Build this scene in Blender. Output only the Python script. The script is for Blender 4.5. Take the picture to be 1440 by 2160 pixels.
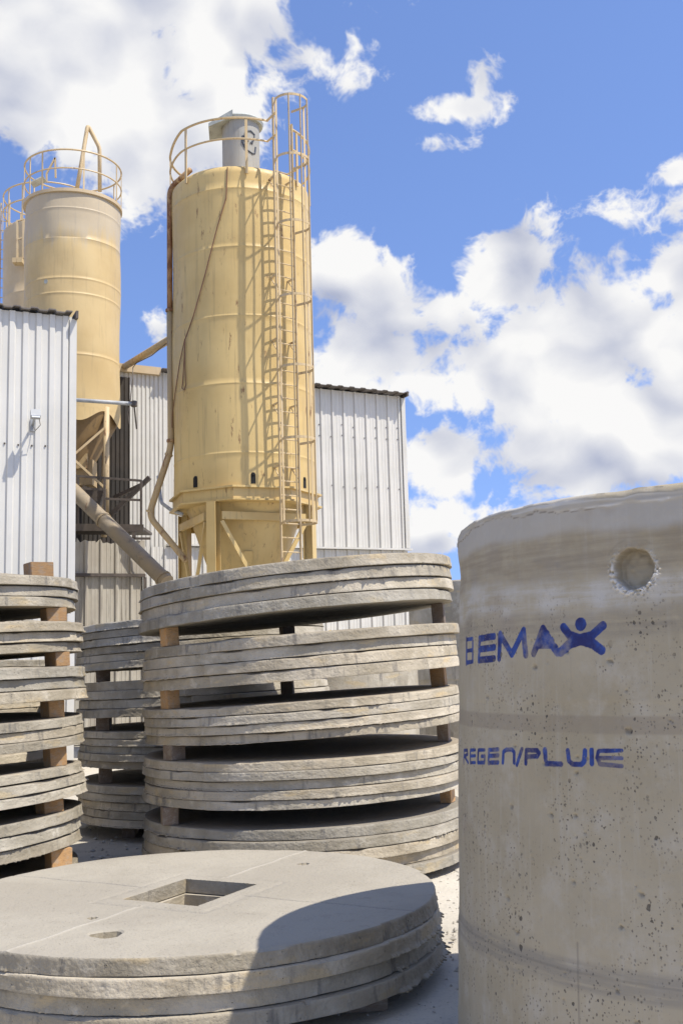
import bpy, bmesh, math, random
import numpy as np
from mathutils import Matrix, Vector, Euler

for o in list(bpy.data.objects): bpy.data.objects.remove(o)
scene = bpy.context.scene
COL = scene.collection
R_ = math.radians

# ------------------------------------------------------------------ camera
F = 2304.0                                   # focal length in photo pixels (1440 x 2160)
PITCH = math.atan(330 / F); ROLL = 0.0275
CAMZ = 1.5
cam = bpy.data.cameras.new('camera')
cam.sensor_fit = 'VERTICAL'; cam.sensor_height = 36.0; cam.lens = 36.0 * F / 2160
cam.clip_start = 0.05; cam.clip_end = 3000
camo = bpy.data.objects.new('camera', cam); COL.objects.link(camo)
CR = Euler((math.pi / 2 + PITCH, 0, 0)).to_matrix() @ Matrix.Rotation(-ROLL, 3, 'Z')
camo.matrix_world = Matrix.Translation((0, 0, CAMZ)) @ CR.to_4x4()
scene.camera = camo

def ray(px, py):
    return CR @ Vector(((px - 720) / F, (1080 - py) / F, -1.0))
def P(px, py, Y):                             # the point seen at a pixel, at distance Y
    d = ray(px, py); return Vector((0, 0, CAMZ)) + d * (Y / d.y)
def PZ(px, py, z):
    d = ray(px, py); return Vector((0, 0, CAMZ)) + d * ((z - CAMZ) / d.z)
def PP(px, py, p0, n):                        # on the vertical plane through p0 with normal n
    d = ray(px, py); c = Vector((0, 0, CAMZ))
    return c + d * ((p0 - c).dot(n) / d.dot(n))

# ------------------------------------------------------------------ light
SUN_AZ, SUN_EL = R_(65), R_(59.5)               # azimuth to the right of "behind the camera"
sun_dir = Vector((math.sin(SUN_AZ) * math.cos(SUN_EL), -math.cos(SUN_AZ) * math.cos(SUN_EL), math.sin(SUN_EL)))
sl = bpy.data.lights.new('sun', 'SUN'); sl.energy = 5.0; sl.angle = R_(0.53); sl.color = (1.0, 0.95, 0.86)
so = bpy.data.objects.new('sun', sl); COL.objects.link(so)
so.rotation_euler = (-sun_dir).to_track_quat('-Z', 'Y').to_euler()
so.location = (20, -20, 40)

scene.view_settings.view_transform = 'Standard'
scene.view_settings.look = 'None'
scene.view_settings.gamma = 1.0
scene.view_settings.use_curve_mapping = False
scene.view_settings.exposure = 0.2

# ------------------------------------------------------------------ node helpers
class NT:
    def __init__(s, tree): s.t = tree; s.n = tree.nodes; s.l = tree.links
    def add(s, typ, **kw):
        nd = s.n.new(typ)
        for k, v in kw.items(): setattr(nd, k, v)
        return nd
    def put(s, sock, v):
        if isinstance(v, bpy.types.NodeSocket): s.l.new(v, sock)
        elif v is not None:
            try: sock.default_value = v
            except Exception:
                sock.default_value = tuple(v) + (1.0,)
    def math(s, op, a, b=None, c=None, clamp=False):
        nd = s.add('ShaderNodeMath', operation=op, use_clamp=clamp)
        s.put(nd.inputs[0], a); s.put(nd.inputs[1], b); s.put(nd.inputs[2], c)
        return nd.outputs[0]
    def vec(s, op, a, b=None, out=0):
        nd = s.add('ShaderNodeVectorMath', operation=op)
        s.put(nd.inputs[0], a)
        if b is not None:
            if op == 'SCALE': s.put(nd.inputs['Scale'], b)
            else: s.put(nd.inputs[1], b)
        return nd.outputs[out]
    def noise(s, v, scale, detail=4, rough=0.55, dist=0.0):
        nd = s.add('ShaderNodeTexNoise'); s.put(nd.inputs['Vector'], v)
        nd.inputs['Scale'].default_value = scale; nd.inputs['Detail'].default_value = detail
        nd.inputs['Roughness'].default_value = rough; nd.inputs['Distortion'].default_value = dist
        return nd.outputs['Fac']
    def voro(s, v, scale, feature='F1', rnd=1.0, out='Distance'):
        nd = s.add('ShaderNodeTexVoronoi', feature=feature); s.put(nd.inputs['Vector'], v)
        nd.inputs['Scale'].default_value = scale; nd.inputs['Randomness'].default_value = rnd
        return nd.outputs[out]
    def ss(s, v, a, b, lo=0.0, hi=1.0, interp='SMOOTHSTEP'):
        nd = s.add('ShaderNodeMapRange', interpolation_type=interp)
        s.put(nd.inputs[0], v); s.put(nd.inputs[1], a); s.put(nd.inputs[2], b); s.put(nd.inputs[3], lo); s.put(nd.inputs[4], hi)
        return nd.outputs[0]
    def mix(s, f, a, b, blend='MIX'):
        nd = s.add('ShaderNodeMix', data_type='RGBA', blend_type=blend)
        s.put(nd.inputs[0], f); s.put(nd.inputs[6], a); s.put(nd.inputs[7], b)
        return nd.outputs[2]
    def mapping(s, v, scale=(1, 1, 1), loc=(0, 0, 0)):
        nd = s.add('ShaderNodeMapping'); s.put(nd.inputs[0], v)
        nd.inputs['Scale'].default_value = scale; nd.inputs['Location'].default_value = loc
        return nd.outputs[0]
    def bump(s, h, strength=0.5, dist=0.01, normal=None):
        nd = s.add('ShaderNodeBump'); nd.inputs['Strength'].default_value = strength
        nd.inputs['Distance'].default_value = dist; s.put(nd.inputs['Height'], h)
        if normal is not None: s.l.new(normal, nd.inputs['Normal'])
        return nd.outputs[0]
def c4(c): return (c[0], c[1], c[2], 1.0)

# ------------------------------------------------------------------ sky with clouds
world = bpy.data.worlds.new('World'); scene.world = world; world.use_nodes = True
wt = NT(world.node_tree)
for nd in list(wt.n): wt.n.remove(nd)
sky = wt.add('ShaderNodeTexSky', sky_type='NISHITA')
sky.sun_disc = False; sky.sun_elevation = SUN_EL
sky.sun_rotation = math.atan2(sun_dir.x, sun_dir.y)
sky.altitude = 100; sky.air_density = 1.0; sky.dust_density = 0.2; sky.ozone_density = 2.0
SKY_TINT = (2.00, 2.04, 2.45, 1); CLOUD_LOW = (4.5, 4.95, 6.5, 1); CLOUD_HIGH = (9.9, 9.85, 9.8, 1)
geo = wt.add('ShaderNodeTexCoord').outputs['Generated']
dirn = wt.vec('NORMALIZE', geo)
sx_ = wt.add('ShaderNodeSeparateXYZ'); wt.l.new(dirn, sx_.inputs[0])
cx_ = wt.add('ShaderNodeCombineXYZ'); wt.l.new(sx_.outputs[0], cx_.inputs[0]); wt.l.new(sx_.outputs[1], cx_.inputs[1])
wt.l.new(wt.math('MULTIPLY_ADD', wt.math('MAXIMUM', sx_.outputs[2], 0.0), .85, .20), cx_.inputs[2])     # clear air down to the horizon
wt.l.new(cx_.outputs[0], sky.inputs[0])
# cloud banks: where they hang in the sky (pixel of the middle, half width, half height, weight)
BANKS = [(40, 70, 620, 290, 1.1), (470, 40, 270, 200, .85), (300, 280, 260, 210, .75), (610, 135, 240, 95, .62),
         (1080, 575, 140, 135, 1.0), (1240, 740, 380, 260, 1.1), (1450, 590, 160, 170, 1.0), (765, 610, 160, 110, .85),
         (790, 730, 270, 170, .9), (1240, 950, 330, 150, .95), (960, 960, 130, 90, .85), (1450, 840, 320, 220, .9),
         (1250, 1085, 560, 50, .55), (905, 1150, 90, 36, .6), (945, 228, 125, 36, .5), (1012, 170, 36, 62, .47),
         (905, 312, 90, 36, .52), (1428, 355, 50, 34, .6), (1428, 450, 50, 50, .6), (338, 702, 40, 40, .5), (740, 5, 150, 42, .45)]
total = None
for (px, py, rx, rz, w) in BANKS:
    d0 = ray(px, py).normalized()
    e = wt.vec('MULTIPLY', wt.vec('SUBTRACT', dirn, tuple(d0)), (F / rx, F / rx * .6, F / rz))
    b = wt.math('MULTIPLY_ADD', wt.vec('LENGTH', e, out=1), -w, w)
    total = b if total is None else wt.math('SMOOTH_MAX', total, b, 0.10)
# the rest of the sky carries the same broken cloud
cv = ray(720, 900).normalized()
away = wt.ss(wt.vec('DOT_PRODUCT', dirn, tuple(cv), out=1), 0.84, 0.62, -2.0, 0.0)
gen = wt.math('ADD', wt.math('MULTIPLY_ADD', wt.noise(dirn, 2.2, 2, .5), 2.4, -1.16), away)
total = wt.math('MAXIMUM', total, gen)
wn = wt.add('ShaderNodeTexNoise'); wt.l.new(dirn, wn.inputs['Vector']); wn.inputs['Scale'].default_value = 11; wn.inputs['Detail'].default_value = 2
wv = wt.vec('ADD', dirn, wt.vec('SCALE', wt.vec('SUBTRACT', wn.outputs['Color'], (.5, .5, .5)), .05))
def puffs(v, det):
    n1 = wt.noise(wt.vec('MULTIPLY', v, (1, 1, 1.3)), 9.0, det, .58)
    return wt.math('MULTIPLY_ADD', n1, 2.1, -1.13)
pf = puffs(wv, 7.0)
bl = wt.math('ABSOLUTE', wt.math('SUBTRACT', wt.noise(wv, 26.0, 4, .6), .5))       # rounded billows
den = wt.math('ADD', wt.math('ADD', total, pf), wt.math('MULTIPLY_ADD', bl, -1.4, .02))
l0 = puffs(wv, 2.5); sh = puffs(wt.vec('ADD', wv, (0.016, 0, 0.038)), 2.5)
alpha = wt.ss(den, .02, .30)
lit = wt.math('MULTIPLY', wt.math('SUBTRACT', l0, sh), 1.5)
lit = wt.math('ADD', lit, wt.math('MULTIPLY_ADD', bl, -.9, .06))
lit = wt.math('ADD', lit, wt.ss(den, .10, 1.2, .95, .28, 'LINEAR'), clamp=True)
ccol = wt.mix(lit, CLOUD_LOW, CLOUD_HIGH)
skyc = wt.mix(1.0, sky.outputs[0], SKY_TINT, 'MULTIPLY')
skyc = wt.mix(alpha, skyc, ccol)
bg = wt.add('ShaderNodeBackground'); bg.inputs[1].default_value = 0.084
wt.l.new(skyc, bg.inputs[0])
wo = wt.add('ShaderNodeOutputWorld'); wt.l.new(bg.outputs[0], wo.inputs[0])
scene.cycles.max_bounces = 5; scene.cycles.diffuse_bounces = 2; scene.cycles.glossy_bounces = 2
world.cycles.sampling_method = 'NONE'

# ------------------------------------------------------------------ mesh builder
class MB:
    def __init__(s): s.v = []; s.f = []
    def add(s, vs, fs):
        o = len(s.v); s.v += [tuple(v) for v in vs]; s.f += [tuple(i + o for i in f) for f in fs]; return s
    def box(s, c, size, M=None):
        hx, hy, hz = size[0] / 2, size[1] / 2, size[2] / 2
        vs = [Vector((x, y, z)) for x in (-hx, hx) for y in (-hy, hy) for z in (-hz, hz)]
        if M is not None: vs = [M @ v for v in vs]
        c = Vector(c)
        return s.add([v + c for v in vs], [(0, 1, 3, 2), (4, 6, 7, 5), (0, 4, 5, 1), (2, 3, 7, 6), (0, 2, 6, 4), (1, 5, 7, 3)])
    def bar(s, a, b, w, h, up=(0, 0, 1)):      # rectangular bar between two points
        a, b = Vector(a), Vector(b); d = (b - a); L = d.length; d.normalize()
        u = Vector(up); x = d.cross(u)
        if x.length < 1e-4: x = d.cross(Vector((1, 0, 0)))
        x.normalize(); z = x.cross(d)
        M = Matrix((x, d, z)).transposed()
        return s.box((a + b) / 2, (w, L, h), M)
    def tube(s, pts, r, n=8, closed=False, cap=True):
        pts = [Vector(p) for p in pts]; N = len(pts)
        rs = r if isinstance(r, (list, tuple)) else [r] * N
        T = []
        for i in range(N):
            a = pts[(i - 1) % N] if (closed or i > 0) else pts[i]
            b = pts[(i + 1) % N] if (closed or i < N - 1) else pts[i]
            t = b - a; t.normalize(); T.append(t)
        u = T[0].orthogonal().normalized(); vs = []
        for i in range(N):
            u = (u - T[i] * u.dot(T[i])).normalized(); w = T[i].cross(u)
            for k in range(n):
                a = 2 * math.pi * k / n
                vs.append(pts[i] + (u * math.cos(a) + w * math.sin(a)) * rs[i])
        fs = []
        for i in range(N if closed else N - 1):
            j = (i + 1) % N
            for k in range(n):
                k2 = (k + 1) % n
                fs.append((i * n + k, i * n + k2, j * n + k2, j * n + k))
        if cap and not closed:
            fs.append(tuple(range(n - 1, -1, -1))); fs.append(tuple((N - 1) * n + k for k in range(n)))
        return s.add(vs, fs)
    def lathe(s, c, prof, n=48, cap=True, wob=None):
        c = Vector(c); vs = []; fs = []
        for i, (r, z) in enumerate(prof):
            for k in range(n):
                a = 2 * math.pi * k / n
                rr = r + (wob(a, z) if wob else 0)
                vs.append(c + Vector((rr * math.cos(a), rr * math.sin(a), z)))
        for i in range(len(prof) - 1):
            for k in range(n):
                k2 = (k + 1) % n
                fs.append((i * n + k, i * n + k2, (i + 1) * n + k2, (i + 1) * n + k))
        if cap:
            fs.append(tuple(range(n - 1, -1, -1))); m = (len(prof) - 1) * n
            fs.append(tuple(m + k for k in range(n)))
        return s.add(vs, fs)
WLOC = {}
def link(o, parent=None):
    COL.objects.link(o)
    if parent is not None: o.parent = parent
    return o
def tag(o, label=None, cat=None, group=None, kind=None):
    if label: o['label'] = label
    if cat: o['category'] = cat
    if group: o['group'] = group
    if kind: o['kind'] = kind
    return o
def thing(name, label, cat, loc=(0, 0, 0), group=None):
    o = bpy.data.objects.new(name, None); o.empty_display_size = .2
    o.location = loc; link(o); WLOC[o.name] = Vector(loc)
    return tag(o, label, cat, group)
def build(name, mb, mat, parent=None, smooth=False, origin=None, angle=None):
    """one mesh object; vertices are given in world space, the origin is the thing's base"""
    base = WLOC[parent.name] if parent is not None else Vector(origin or (0, 0, 0))
    me = bpy.data.meshes.new(name)
    me.from_pydata([(v[0] - base[0], v[1] - base[1], v[2] - base[2]) for v in mb.v], [], mb.f)
    if isinstance(mat, (list, tuple)):
        for m in mat: me.materials.append(m)
    else: me.materials.append(mat)
    if smooth: me.polygons.foreach_set('use_smooth', [True] * len(me.polygons))
    if angle is not None: me.set_sharp_from_angle(angle=R_(angle))
    me.update()
    o = bpy.data.objects.new(name, me); link(o, parent); WLOC[o.name] = Vector(base)
    if parent is None: o.location = base
    return o
def place(name, me, parent, loc, rot=None):
    """a piece that shares its mesh with its likes; loc in world space"""
    o = bpy.data.objects.new(name, me); link(o, parent)
    o.location = Vector(loc) - (WLOC[parent.name] if parent else Vector((0, 0, 0)))
    if rot is not None: o.rotation_euler = rot
    WLOC[o.name] = Vector(loc)
    return o

# ------------------------------------------------------------------ materials
def new_mat(name):
    m = bpy.data.materials.new(name); m.use_nodes = True
    t = NT(m.node_tree); b = t.n['Principled BSDF']
    return m, t, b
def objvec(t, rnd=True):
    v = t.add('ShaderNodeTexCoord').outputs['Object']
    if rnd:
        r = t.add('ShaderNodeObjectInfo').outputs['Random']
        k = t.math('MULTIPLY', r, 37.0)
        cb = t.add('ShaderNodeCombineXYZ'); t.put(cb.inputs[0], k); t.put(cb.inputs[1], k); t.put(cb.inputs[2], k)
        v2 = t.vec('ADD', v, cb.outputs[0])
        return v, v2, r
    return v, v, None

def mat_slab(name='cast_concrete', dusty=False):
    m, t, b = new_mat(name)
    v, w, rnd = objvec(t)
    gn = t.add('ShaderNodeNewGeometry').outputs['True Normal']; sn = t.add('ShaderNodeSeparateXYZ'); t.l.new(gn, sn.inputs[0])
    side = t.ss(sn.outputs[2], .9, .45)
    big = t.noise(w, 2.2, 5, .6); mid = t.noise(w, 9, 6, .65); fine = t.noise(w, 60, 5, .6)
    base = t.mix(t.ss(big, .35, .68), (.33, .295, .228, 1), (.50, .455, .37, 1))
    base = t.mix(t.ss(mid, .50, .78), base, (.55, .51, .425, 1))
    yel = t.math('MULTIPLY', t.ss(t.noise(t.mapping(w, (1, 1, 3)), 2.6, 4, .6), .57, .70), .7)
    base = t.mix(yel, base, (.52, .42, .26, 1))
    # dark weathering streaks that run down the edge
    st = t.noise(t.mapping(w, (7, 7, 1.2)), 2.0, 6, .7)
    msk = t.noise(w, 1.6, 2, .5)
    dk = t.math('MULTIPLY', t.ss(st, .52, .68), t.ss(msk, .42, .60))
    base = t.mix(t.math('MULTIPLY', dk, .72), base, (.15, .145, .14, 1))
    por = t.voro(w, 55); ps = t.noise(w, 14, 2)
    pore = t.math('MULTIPLY', t.ss(por, .16, .07), t.ss(ps, .52, .6))
    base = t.mix(t.math('MULTIPLY', pore, .65), base, (.10, .095, .09, 1))
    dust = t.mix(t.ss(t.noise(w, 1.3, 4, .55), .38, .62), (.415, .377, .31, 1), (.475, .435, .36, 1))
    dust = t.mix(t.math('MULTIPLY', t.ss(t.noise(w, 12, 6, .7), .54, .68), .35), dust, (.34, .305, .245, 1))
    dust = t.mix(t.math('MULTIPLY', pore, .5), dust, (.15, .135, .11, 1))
    if not dusty: dust = t.mix(1.0, dust, (.66, .63, .60, 1), 'MULTIPLY')        # upper faces darkened: shade of the stack gaps put into the colour
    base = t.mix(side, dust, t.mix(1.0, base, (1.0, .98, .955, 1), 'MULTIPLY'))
    tone = t.ss(rnd, 0, 1, .78, 1.08, 'LINEAR')
    base = t.mix(1.0, base, t_rgb(t, tone), 'MULTIPLY')
    hue = t.math('FRACT', t.math('MULTIPLY', rnd, 7.31))
    base = t.mix(1.0, base, t.mix(hue, (1.04, 1.0, .93, 1), (.96, .98, 1.0, 1)), 'MULTIPLY')
    mk = t.add('ShaderNodeAttribute', attribute_name='mark').outputs['Fac']
    base = t.mix(t.math('MULTIPLY', t.ss(mk, .02, 1), t.ss(fine, .3, .6, .35, .8)), base, (.56, .525, .455, 1))
    base = t.mix(t.math('MULTIPLY', t.ss(mk, -.02, -1), t.ss(fine, .35, .6, .2, .8)), base, (.2, .19, .175, 1))
    t.put(b.inputs['Base Color'], base); b.inputs['Roughness'].default_value = .92
    b.inputs['Specular IOR Level'].default_value = .25
    h = t.math('ADD', t.math('MULTIPLY', mid, .5), t.math('MULTIPLY', fine, .35))
    h = t.math('SUBTRACT', h, t.math('MULTIPLY', pore, .5))
    t.put(b.inputs['Normal'], t.bump(h, .9, .018))
    return m
def t_rgb(t, s):
    nd = t.add('ShaderNodeCombineColor')
    for i in range(3): t.put(nd.inputs[i], s)
    return nd.outputs[0]

def mat_tank():
    m, t, b = new_mat('tank_concrete')
    v, w, _ = objvec(t, False)
    sep = t.add('ShaderNodeSeparateXYZ'); t.l.new(v, sep.inputs[0]); z = sep.outputs[2]
    big = t.noise(v, 1.6, 5, .6); mid = t.noise(v, 7, 6, .65); fine = t.noise(v, 70, 4, .6)
    brush = t.noise(t.mapping(v, (1, 1, 14)), 3.5, 5, .6)
    vert = t.noise(t.mapping(v, (16, 16, .5)), 2.5, 4, .6)
    base = t.mix(t.ss(big, .35, .66), (.33, .277, .185, 1), (.39, .333, .235, 1))
    base = t.mix(t.math('MULTIPLY', t.ss(mid, .48, .72), .6), base, (.44, .395, .32, 1))
    base = t.mix(t.math('MULTIPLY', t.ss(vert, .52, .7), .25), base, (.46, .42, .35, 1))
    zz = t.math('ADD', z, t.math('MULTIPLY', t.math('SUBTRACT', t.noise(v, 3.0, 4), .5), .10))
    def band(lo, hi, soft, col, k, mul=None):
        nonlocal base
        a = t.math('MULTIPLY', t.ss(zz, lo - soft, lo + soft), t.ss(zz, hi + soft, hi - soft))
        a = t.math('MULTIPLY', a, k)
        if mul is not None: a = t.math('MULTIPLY', a, mul)
        base = t.mix(a, base, col)
    bm_ = t.ss(t.math('ADD', t.math('MULTIPLY', brush, .5), t.math('MULTIPLY', mid, .5)), .36, .62)
    band(1.777, 1.926, .03, (.22, .175, .12, 1), .6, bm_)
    band(1.67, 1.772, .03, (.50, .475, .43, 1), .75, bm_)
    band(1.575, 1.665, .025, (.24, .205, .155, 1), .7, bm_)
    band(1.926, 2.03, .02, (.42, .40, .37, 1), .6)
    zz = t.math('ADD', z, t.math('MULTIPLY', t.math('SUBTRACT', t.noise(v, 6.0, 3), .5), .008))
    band(1.271, 1.327, .005, (.25, .205, .15, 1), .5, t.ss(mid, .3, .55, .5, 1.0))
    band(.483, .568, .012, (.24, .215, .175, 1), .62, t.ss(brush, .3, .55))
    band(.531, .539, .003, (.16, .14, .115, 1), .35)
    # rust-brown breath of damp
    base = t.mix(t.math('MULTIPLY', t.ss(t.noise(v, 2.7, 4, .6), .56, .72), .45), base, (.29, .235, .175, 1))
    # pores
    def pores(sc, th, gate):
        nd = t.add('ShaderNodeTexVoronoi', feature='F1'); t.l.new(t.mapping(v, (1, 1, .8)), nd.inputs['Vector'])
        nd.inputs['Scale'].default_value = sc
        cs = t.add('ShaderNodeSeparateColor'); t.l.new(nd.outputs['Color'], cs.inputs[0])
        size = t.ss(cs.outputs[0], gate, 1.0, 0.0, th, 'LINEAR')
        dd = t.math('ADD', nd.outputs['Distance'], t.math('MULTIPLY', t.math('SUBTRACT', t.noise(v, sc * 1.7, 2), .5), .5))
        return t.ss(dd, size, t.math('MULTIPLY', size, .8))
    p1 = pores(120, .48, .45); p2 = pores(60, .34, .70); p3 = pores(24, .24, .86)
    gate = t.ss(t.noise(v, 4.0, 5, .65), .44, .58, .06, 1.0)
    zg = t.ss(z, 1.80, 1.60)
    pr = t.math('MULTIPLY', t.math('MAXIMUM', t.math('MAXIMUM', t.math('MULTIPLY', p1, .75), p2), p3), t.math('MULTIPLY', gate, zg))
    base = t.mix(t.math('MULTIPLY', pr, .82), base, (.060, .052, .042, 1))
    mk = t.add('ShaderNodeAttribute', attribute_name='mark').outputs['Fac']
    base = t.mix(t.math('MULTIPLY', t.ss(mk, .02, 1), .8), base, (.58, .56, .52, 1))
    base = t.mix(t.math('MULTIPLY', t.ss(mk, -.02, -1), .7), base, (.13, .115, .095, 1))
    # stencilled blue paint, thin in places
    pt = t.add('ShaderNodeAttribute', attribute_name='paint').outputs['Fac']
    wear = t.math('ADD', t.math('MULTIPLY', t.noise(v, 34, 5, .7), .55), t.math('MULTIPLY', mid, .35))
    pf = t.ss(t.math('ADD', pt, t.math('MULTIPLY', t.math('SUBTRACT', .47, wear), .9)), .28, .66)
    pf = t.math('MULTIPLY', pf, t.math('SUBTRACT', 1.0, t.math('MULTIPLY', pr, .8)))
    pf = t.math('MULTIPLY', pf, t.ss(t.noise(v, 9, 5, .65), .36, .52, .62, 1.0))
    blue = t.mix(t.ss(t.noise(v, 16, 4), .35, .65), (.007, .014, .105, 1), (.02, .06, .26, 1))
    base = t.mix(t.math('MULTIPLY', pf, .95), base, blue)
    t.put(b.inputs['Base Color'], base); b.inputs['Roughness'].default_value = .88
    b.inputs['Specular IOR Level'].default_value = .3
    h = t.math('ADD', t.math('MULTIPLY', mid, .4), t.math('MULTIPLY', fine, .12))
    h = t.math('SUBTRACT', h, t.math('MULTIPLY', pr, .6))
    t.put(b.inputs['Normal'], t.bump(h, .5, .010))
    return m

def mat_metal_paint(name, col, col2, dirt=(.16, .12, .08), dirtk=.35, rough=.5, rust=0.0, streak=(5, 5, .35), topfade=None):
    m, t, b = new_mat(name)
    v, w, rnd = objvec(t)
    big = t.noise(w, .7, 4, .6); mid = t.noise(w, 5, 5, .6)
    base = t.mix(t.ss(big, .35, .65), c4(col), c4(col2))
    st = t.noise(t.mapping(w, streak), 2.2, 6, .65)
    base = t.mix(t.math('MULTIPLY', t.ss(st, .52, .75), dirtk), base, c4(dirt))
    if rust:
        rs = t.math('MULTIPLY', t.ss(t.noise(t.mapping(w, (3, 3, .8)), 3.0, 8, .7), .62 - .2 * rust, .72 - .2 * rust), t.ss(mid, .3, .55))
        base = t.mix(t.math('MULTIPLY', rs, .85), base, (.16, .065, .03, 1))
    if topfade:
        sep = t.add('ShaderNodeSeparateXYZ'); t.l.new(v, sep.inputs[0])
        zz = t.math('ADD', sep.outputs[2], t.math('MULTIPLY', t.math('SUBTRACT', t.noise(t.mapping(v, (2.5, 2.5, .3)), 1.6, 6, .65), .5), topfade[2]))
        base = t.mix(t.math('MULTIPLY', t.ss(zz, topfade[0], topfade[1]), .42), base, c4(topfade[3]))
    t.put(b.inputs['Base Color'], base)
    t.put(b.inputs['Roughness'], t.ss(mid, .3, .7, rough - .06, rough + .12))
    b.inputs['Specular IOR Level'].default_value = .35
    t.put(b.inputs['Normal'], t.bump(t.math('ADD', t.math('MULTIPLY', big, 1.0), t.math('MULTIPLY', mid, .12)), .25, .05))
    return m

def mat_wood(name, a, c):
    m, t, b = new_mat(name)
    v, w, rnd = objvec(t)
    wv = t.add('ShaderNodeTexWave', wave_type='RINGS', rings_direction='X'); t.l.new(w, wv.inputs['Vector'])
    wv.inputs['Scale'].default_value = 22; wv.inputs['Distortion'].default_value = 5; wv.inputs['Detail'].default_value = 3
    g = t.noise(t.mapping(w, (3, 40, 40)), 1.6, 4)
    base = t.mix(wv.outputs['Fac'], c4(a), c4(c))
    base = t.mix(t.math('MULTIPLY', t.ss(g, .45, .7), .5), base, (.24, .12, .05, 1))
    base = t.mix(t.math('MULTIPLY', t.ss(t.noise(w, 3, 5, .65), .48, .64), .45), base, (.40, .35, .28, 1))
    base = t.mix(1.0, base, t_rgb(t, t.ss(rnd, 0, 1, .6, 1.15, 'LINEAR')), 'MULTIPLY')
    t.put(b.inputs['Base Color'], base); b.inputs['Roughness'].default_value = .8
    crk = t.ss(t.noise(t.mapping(w, (1.2, 30, 30)), 2.2, 3), .60, .66)
    base = t.mix(t.math('MULTIPLY', crk, .7), base, (.07, .04, .02, 1)); t.put(b.inputs['Base Color'], base)
    t.put(b.inputs['Normal'], t.bump(g, .4, .004))
    return m

def mat_ground():
    m, t, b = new_mat('dusty_yard')
    v, w, _ = objvec(t, False)
    big = t.noise(v, .35, 5, .6); mid = t.noise(v, 2.4, 6, .65); fine = t.noise(v, 38, 5, .65)
    base = t.mix(t.ss(big, .35, .65), (.46, .415, .335, 1), (.575, .525, .43, 1))
    base = t.mix(t.math('MULTIPLY', t.ss(mid, .5, .7), .5), base, (.36, .33, .28, 1))
    base = t.mix(t.math('MULTIPLY', t.ss(fine, .52, .7), .5), base, (.30, .275, .235, 1))
    base = t.mix(t.math('MULTIPLY', t.ss(t.noise(v, .9, 6, .7), .55, .68), .55), base, (.27, .245, .205, 1))
    sp = t.ss(t.voro(v, 70), .18, .08)
    base = t.mix(t.math('MULTIPLY', t.math('MULTIPLY', sp, t.ss(t.noise(v, 9, 2), .5, .62)), .6), base, (.2, .18, .155, 1))
    t.put(b.inputs['Base Color'], base); b.inputs['Roughness'].default_value = .95
    b.inputs['Specular IOR Level'].default_value = .2
    t.put(b.inputs['Normal'], t.bump(t.math('ADD', mid, t.math('MULTIPLY', fine, .5)), .6, .02))
    return m

def mat_plain(name, col, rough=.6, metal=0.0, var=.25):
    m, t, b = new_mat(name)
    v, w, rnd = objvec(t)
    n = t.noise(w, 4, 5, .6)
    base = t.mix(t.ss(n, .35, .68), c4([c * (1 - var) for c in col]), c4([min(1, c * (1 + var * .5)) for c in col]))
    t.put(b.inputs['Base Color'], base); b.inputs['Roughness'].default_value = rough; b.inputs['Metallic'].default_value = metal
    return m

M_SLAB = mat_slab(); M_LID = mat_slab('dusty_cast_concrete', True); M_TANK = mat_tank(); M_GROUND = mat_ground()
M_SILO = mat_metal_paint('silo_paint', (.56, .39, .15), (.635, .46, .19), (.37, .265, .12), .75, .45, rust=.16, streak=(6, 6, .25))
M_SILO2 = mat_metal_paint('silo_paint_faded', (.54, .385, .175), (.60, .445, .215), (.40, .29, .15), .6, .5, topfade=(7.45, 8.0, 1.8, (.42, .41, .38)))
M_SILO3 = mat_metal_paint('silo_paint_grey', (.52, .39, .22), (.56, .44, .28), (.40, .31, .19), .5, .5)
M_FRAME = mat_metal_paint('frame_paint', (.54, .40, .21), (.60, .46, .27), (.30, .20, .10), .4, .5, rust=.25)
M_RUSTY = mat_metal_paint('rusty_pipe_paint', (.46, .31, .15), (.36, .20, .10), (.16, .07, .035), .7, .65, rust=1.0)
M_PIPE = mat_metal_paint('pipe_paint', (.50, .36, .18), (.44, .32, .17), (.25, .18, .11), .4, .5, rust=.35)
M_AUGER = mat_metal_paint('auger_paint', (.36, .27, .155), (.26, .22, .165), (.14, .12, .095), .65, .5, rust=.2, streak=(2, 2, 2))
M_WHITE = mat_metal_paint('white_sheet', (.60, .575, .51), (.65, .625, .56), (.46, .43, .37), .28, .38)
M_OFFWHITE = mat_metal_paint('off_white_sheet', (.585, .56, .495), (.65, .62, .555), (.42, .38, .31), .42, .42)
M_DIRTY = mat_metal_paint('grimy_sheet', (.47, .43, .35), (.38, .335, .265), (.12, .10, .075), .8, .6)
M_GRIME_SHADE = mat_metal_paint('grimy_shade_painted_sheet', (.055, .044, .033), (.035, .03, .024), (.015, .013, .011), .8, .7)  # grime, made darker still to paint in the shade under the left silo
M_ROOF = mat_metal_paint('dark_roof_sheet', (.12, .10, .085), (.16, .14, .12), (.05, .045, .04), .5, .6)
M_GREY = mat_plain('grey_paint', (.40, .41, .41), .5)
M_VENT = mat_metal_paint('vent_zinc', (.33, .315, .27), (.40, .38, .33), (.20, .18, .15), .5, .6)
M_CONE = mat_metal_paint('grimy_cone_paint', (.27, .175, .075), (.20, .13, .06), (.07, .05, .03), .7, .6)
M_DARK = mat_plain('dark_steel', (.10, .08, .064), .6)
M_BLACK = mat_plain('black_void', (.012, .011, .010), .9)
M_ROPE = mat_plain('brown_rope', (.22, .11, .06), .8)
M_WOOD = mat_wood('fresh_timber', (.62, .38, .17), (.46, .25, .10))
M_WOODOLD = mat_wood('weathered_timber', (.30, .23, .165), (.22, .16, .11))
M_CAP = mat_plain('pale_grey_cap', (.43, .44, .39), .5)
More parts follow.
